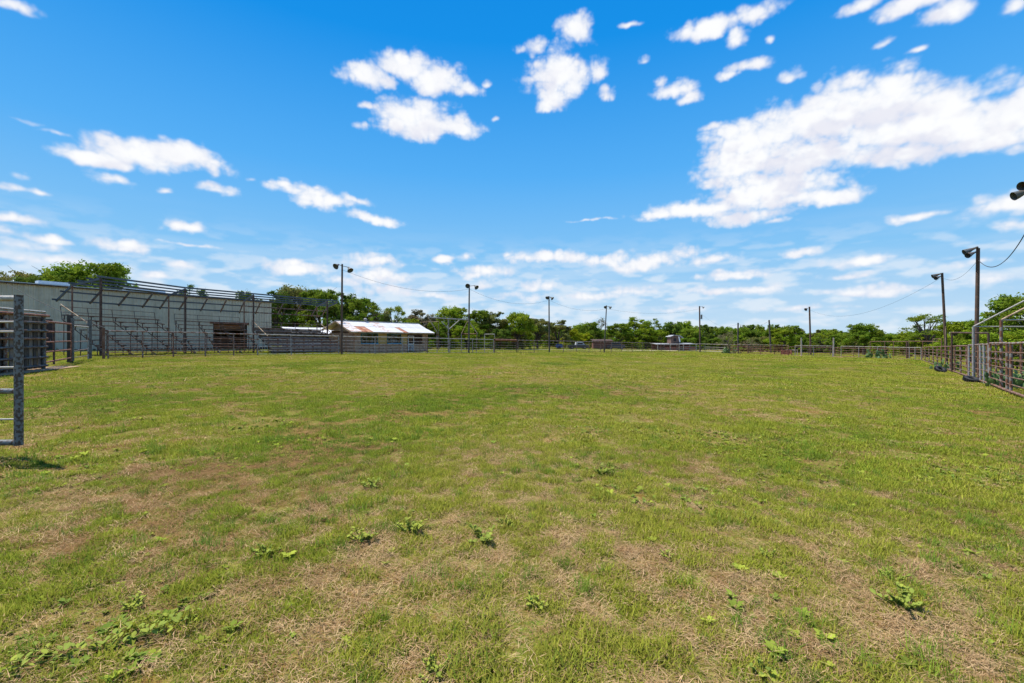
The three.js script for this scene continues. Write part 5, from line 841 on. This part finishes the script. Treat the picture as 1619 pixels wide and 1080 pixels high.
// ---------------------------------------------------------------- broad-leaved weeds in the turf
{
  const tones = [[0.27, 0.33, 0.06], [0.36, 0.40, 0.065], [0.20, 0.26, 0.05]].map((c) => leafy(C(...c), 0.3));
  function weed(label, px, py, kind, size, tone, seed) {
    size *= 0.85; const eff = 539 + (px - CX) * 0.0183, d = EYE * FOCAL / (py - eff), r = rng(seed), base = spot(px, d), o = thing('weed', label, 'weed', base, 'broad leaved weeds in the turf');
    const leafShape = (L, W) => { const p = [], n = [], uv = [], ix = [], m = 7; for (let i = 0; i < m; i++) { const t = i / (m - 1), w = W * Math.sin(Math.PI * Math.min(1, t * 0.92 + 0.08)) * (1 + (i % 2 ? 0.16 : -0.06)), y = Math.sin(t * 2.2) * L * 0.16; p.push(t * L, y, -w, t * L, y - W * 0.22, 0, t * L, y, w); n.push(0, 1, -0.25, 0, 1, 0, 0, 1, 0.25); uv.push(t, 0, t, 0.5, t, 1); if (i) { const a = (i - 1) * 3; ix.push(a, a + 1, a + 3, a + 1, a + 4, a + 3, a + 1, a + 2, a + 4, a + 2, a + 5, a + 4); } } return geo(p, n, uv, ix); };
    const g1 = leafShape(size * 0.125, size * 0.042), g2 = leafShape(size * 0.09, size * 0.028), add = (x, y, z, yaw, pitch, k, sc = 1) => { const m = shade(new THREE.Mesh(k % 3 ? g1 : g2, tones[(tone + (r() < 0.2 ? 1 : 0)) % 3])); m.name = 'leaf'; m.position.set(x, y, z); m.rotation.set((r() - 0.5) * 0.5, yaw, pitch, 'YXZ'); m.scale.setScalar(sc * (0.7 + 0.6 * r())); o.add(m); };
    const stems = [];
    if (kind === 'upright') for (let s = 0; s < 13; s++) { const a = r() * 6.283, sp = 0.15 + 0.35 * r(), top = V(Math.cos(a) * size * sp, size * (0.12 + 0.22 * r()), Math.sin(a) * size * sp); stems.push(pipe(V(0, -0.01, 0), top, 0.004, 0.0025, 5, false)); for (let k = 0; k < 11; k++) { const t = 0.3 + 0.7 * k / 10; add(top.x * t, top.y * t, top.z * t, r() * 6.283, 0.1 + 0.5 * r(), k, 0.55 + 0.35 * t); } }
    else for (let s = 0; s < 13; s++) { const run = (s / 12 - 0.5) * size * 2.4, z = (r() - 0.5) * size * 0.4; stems.push(pipe(V(run * 0.3, 0.0, 0), V(run, size * 0.12, z), 0.005, 0.003, 5, false)); for (let k = 0; k < 12; k++) add(run + (r() - 0.5) * size * 0.45, size * (0.08 + 0.14 * r()), z + (r() - 0.5) * size * 0.45, r() * 6.283, 0.15 + 0.3 * r(), k, 0.8); }
    const st = shade(new THREE.Mesh(mergeGeometries(stems), tones[2])); st.name = 'stem'; o.add(st); if (kind === 'sprawling') o.rotation.y = 0.55;
  }
  weed('long sprawling weed over bare soil at the bottom left', 165, 1025, 'sprawling', 0.34, 0, 1); weed('pale leafy weed with a bright flat top left of centre', 650, 845, 'upright', 0.36, 1, 2); weed('leafy weed with a dark shaded base just left of centre', 762, 858, 'upright', 0.36, 0, 3); weed('small yellow green weed between the two larger centre weeds', 800, 832, 'upright', 0.2, 1, 4);
  weed('low spreading pale weed below the bright flat topped weed', 572, 856, 'upright', 0.32, 1, 5); weed('bright weed at the bottom edge left of centre', 686, 1068, 'upright', 0.2, 1, 6); weed('broad round leaved weed at the lower right', 1428, 965, 'upright', 0.34, 0, 7); weed('small weed above the round leaved weed at the lower right', 1412, 918, 'upright', 0.2, 0, 8); weed('yellow green weed in straw at the lower centre', 848, 960, 'upright', 0.2, 1, 9);
  weed('leafy weed at the lower left beyond the sprawling weed', 418, 880, 'upright', 0.24, 0, 10); weed('weed on the bottom edge right of centre', 1206, 1072, 'upright', 0.2, 1, 11); weed('small low weed far out at the left of the field centre', 588, 770, 'upright', 0.32, 0, 12); weed('small low weed in the middle distance right of centre', 950, 748, 'upright', 0.34, 0, 13); weed('small bright weed right of centre in the straw', 1058, 885, 'upright', 0.17, 1, 14);
  weed('trailing weed at the far lower left above the sprawling weed', 205, 965, 'upright', 0.2, 1, 15); weed('green weed right of the middle of the foreground', 1210, 882, 'upright', 0.19, 1, 16);
}

renderer.render(scene, camera);
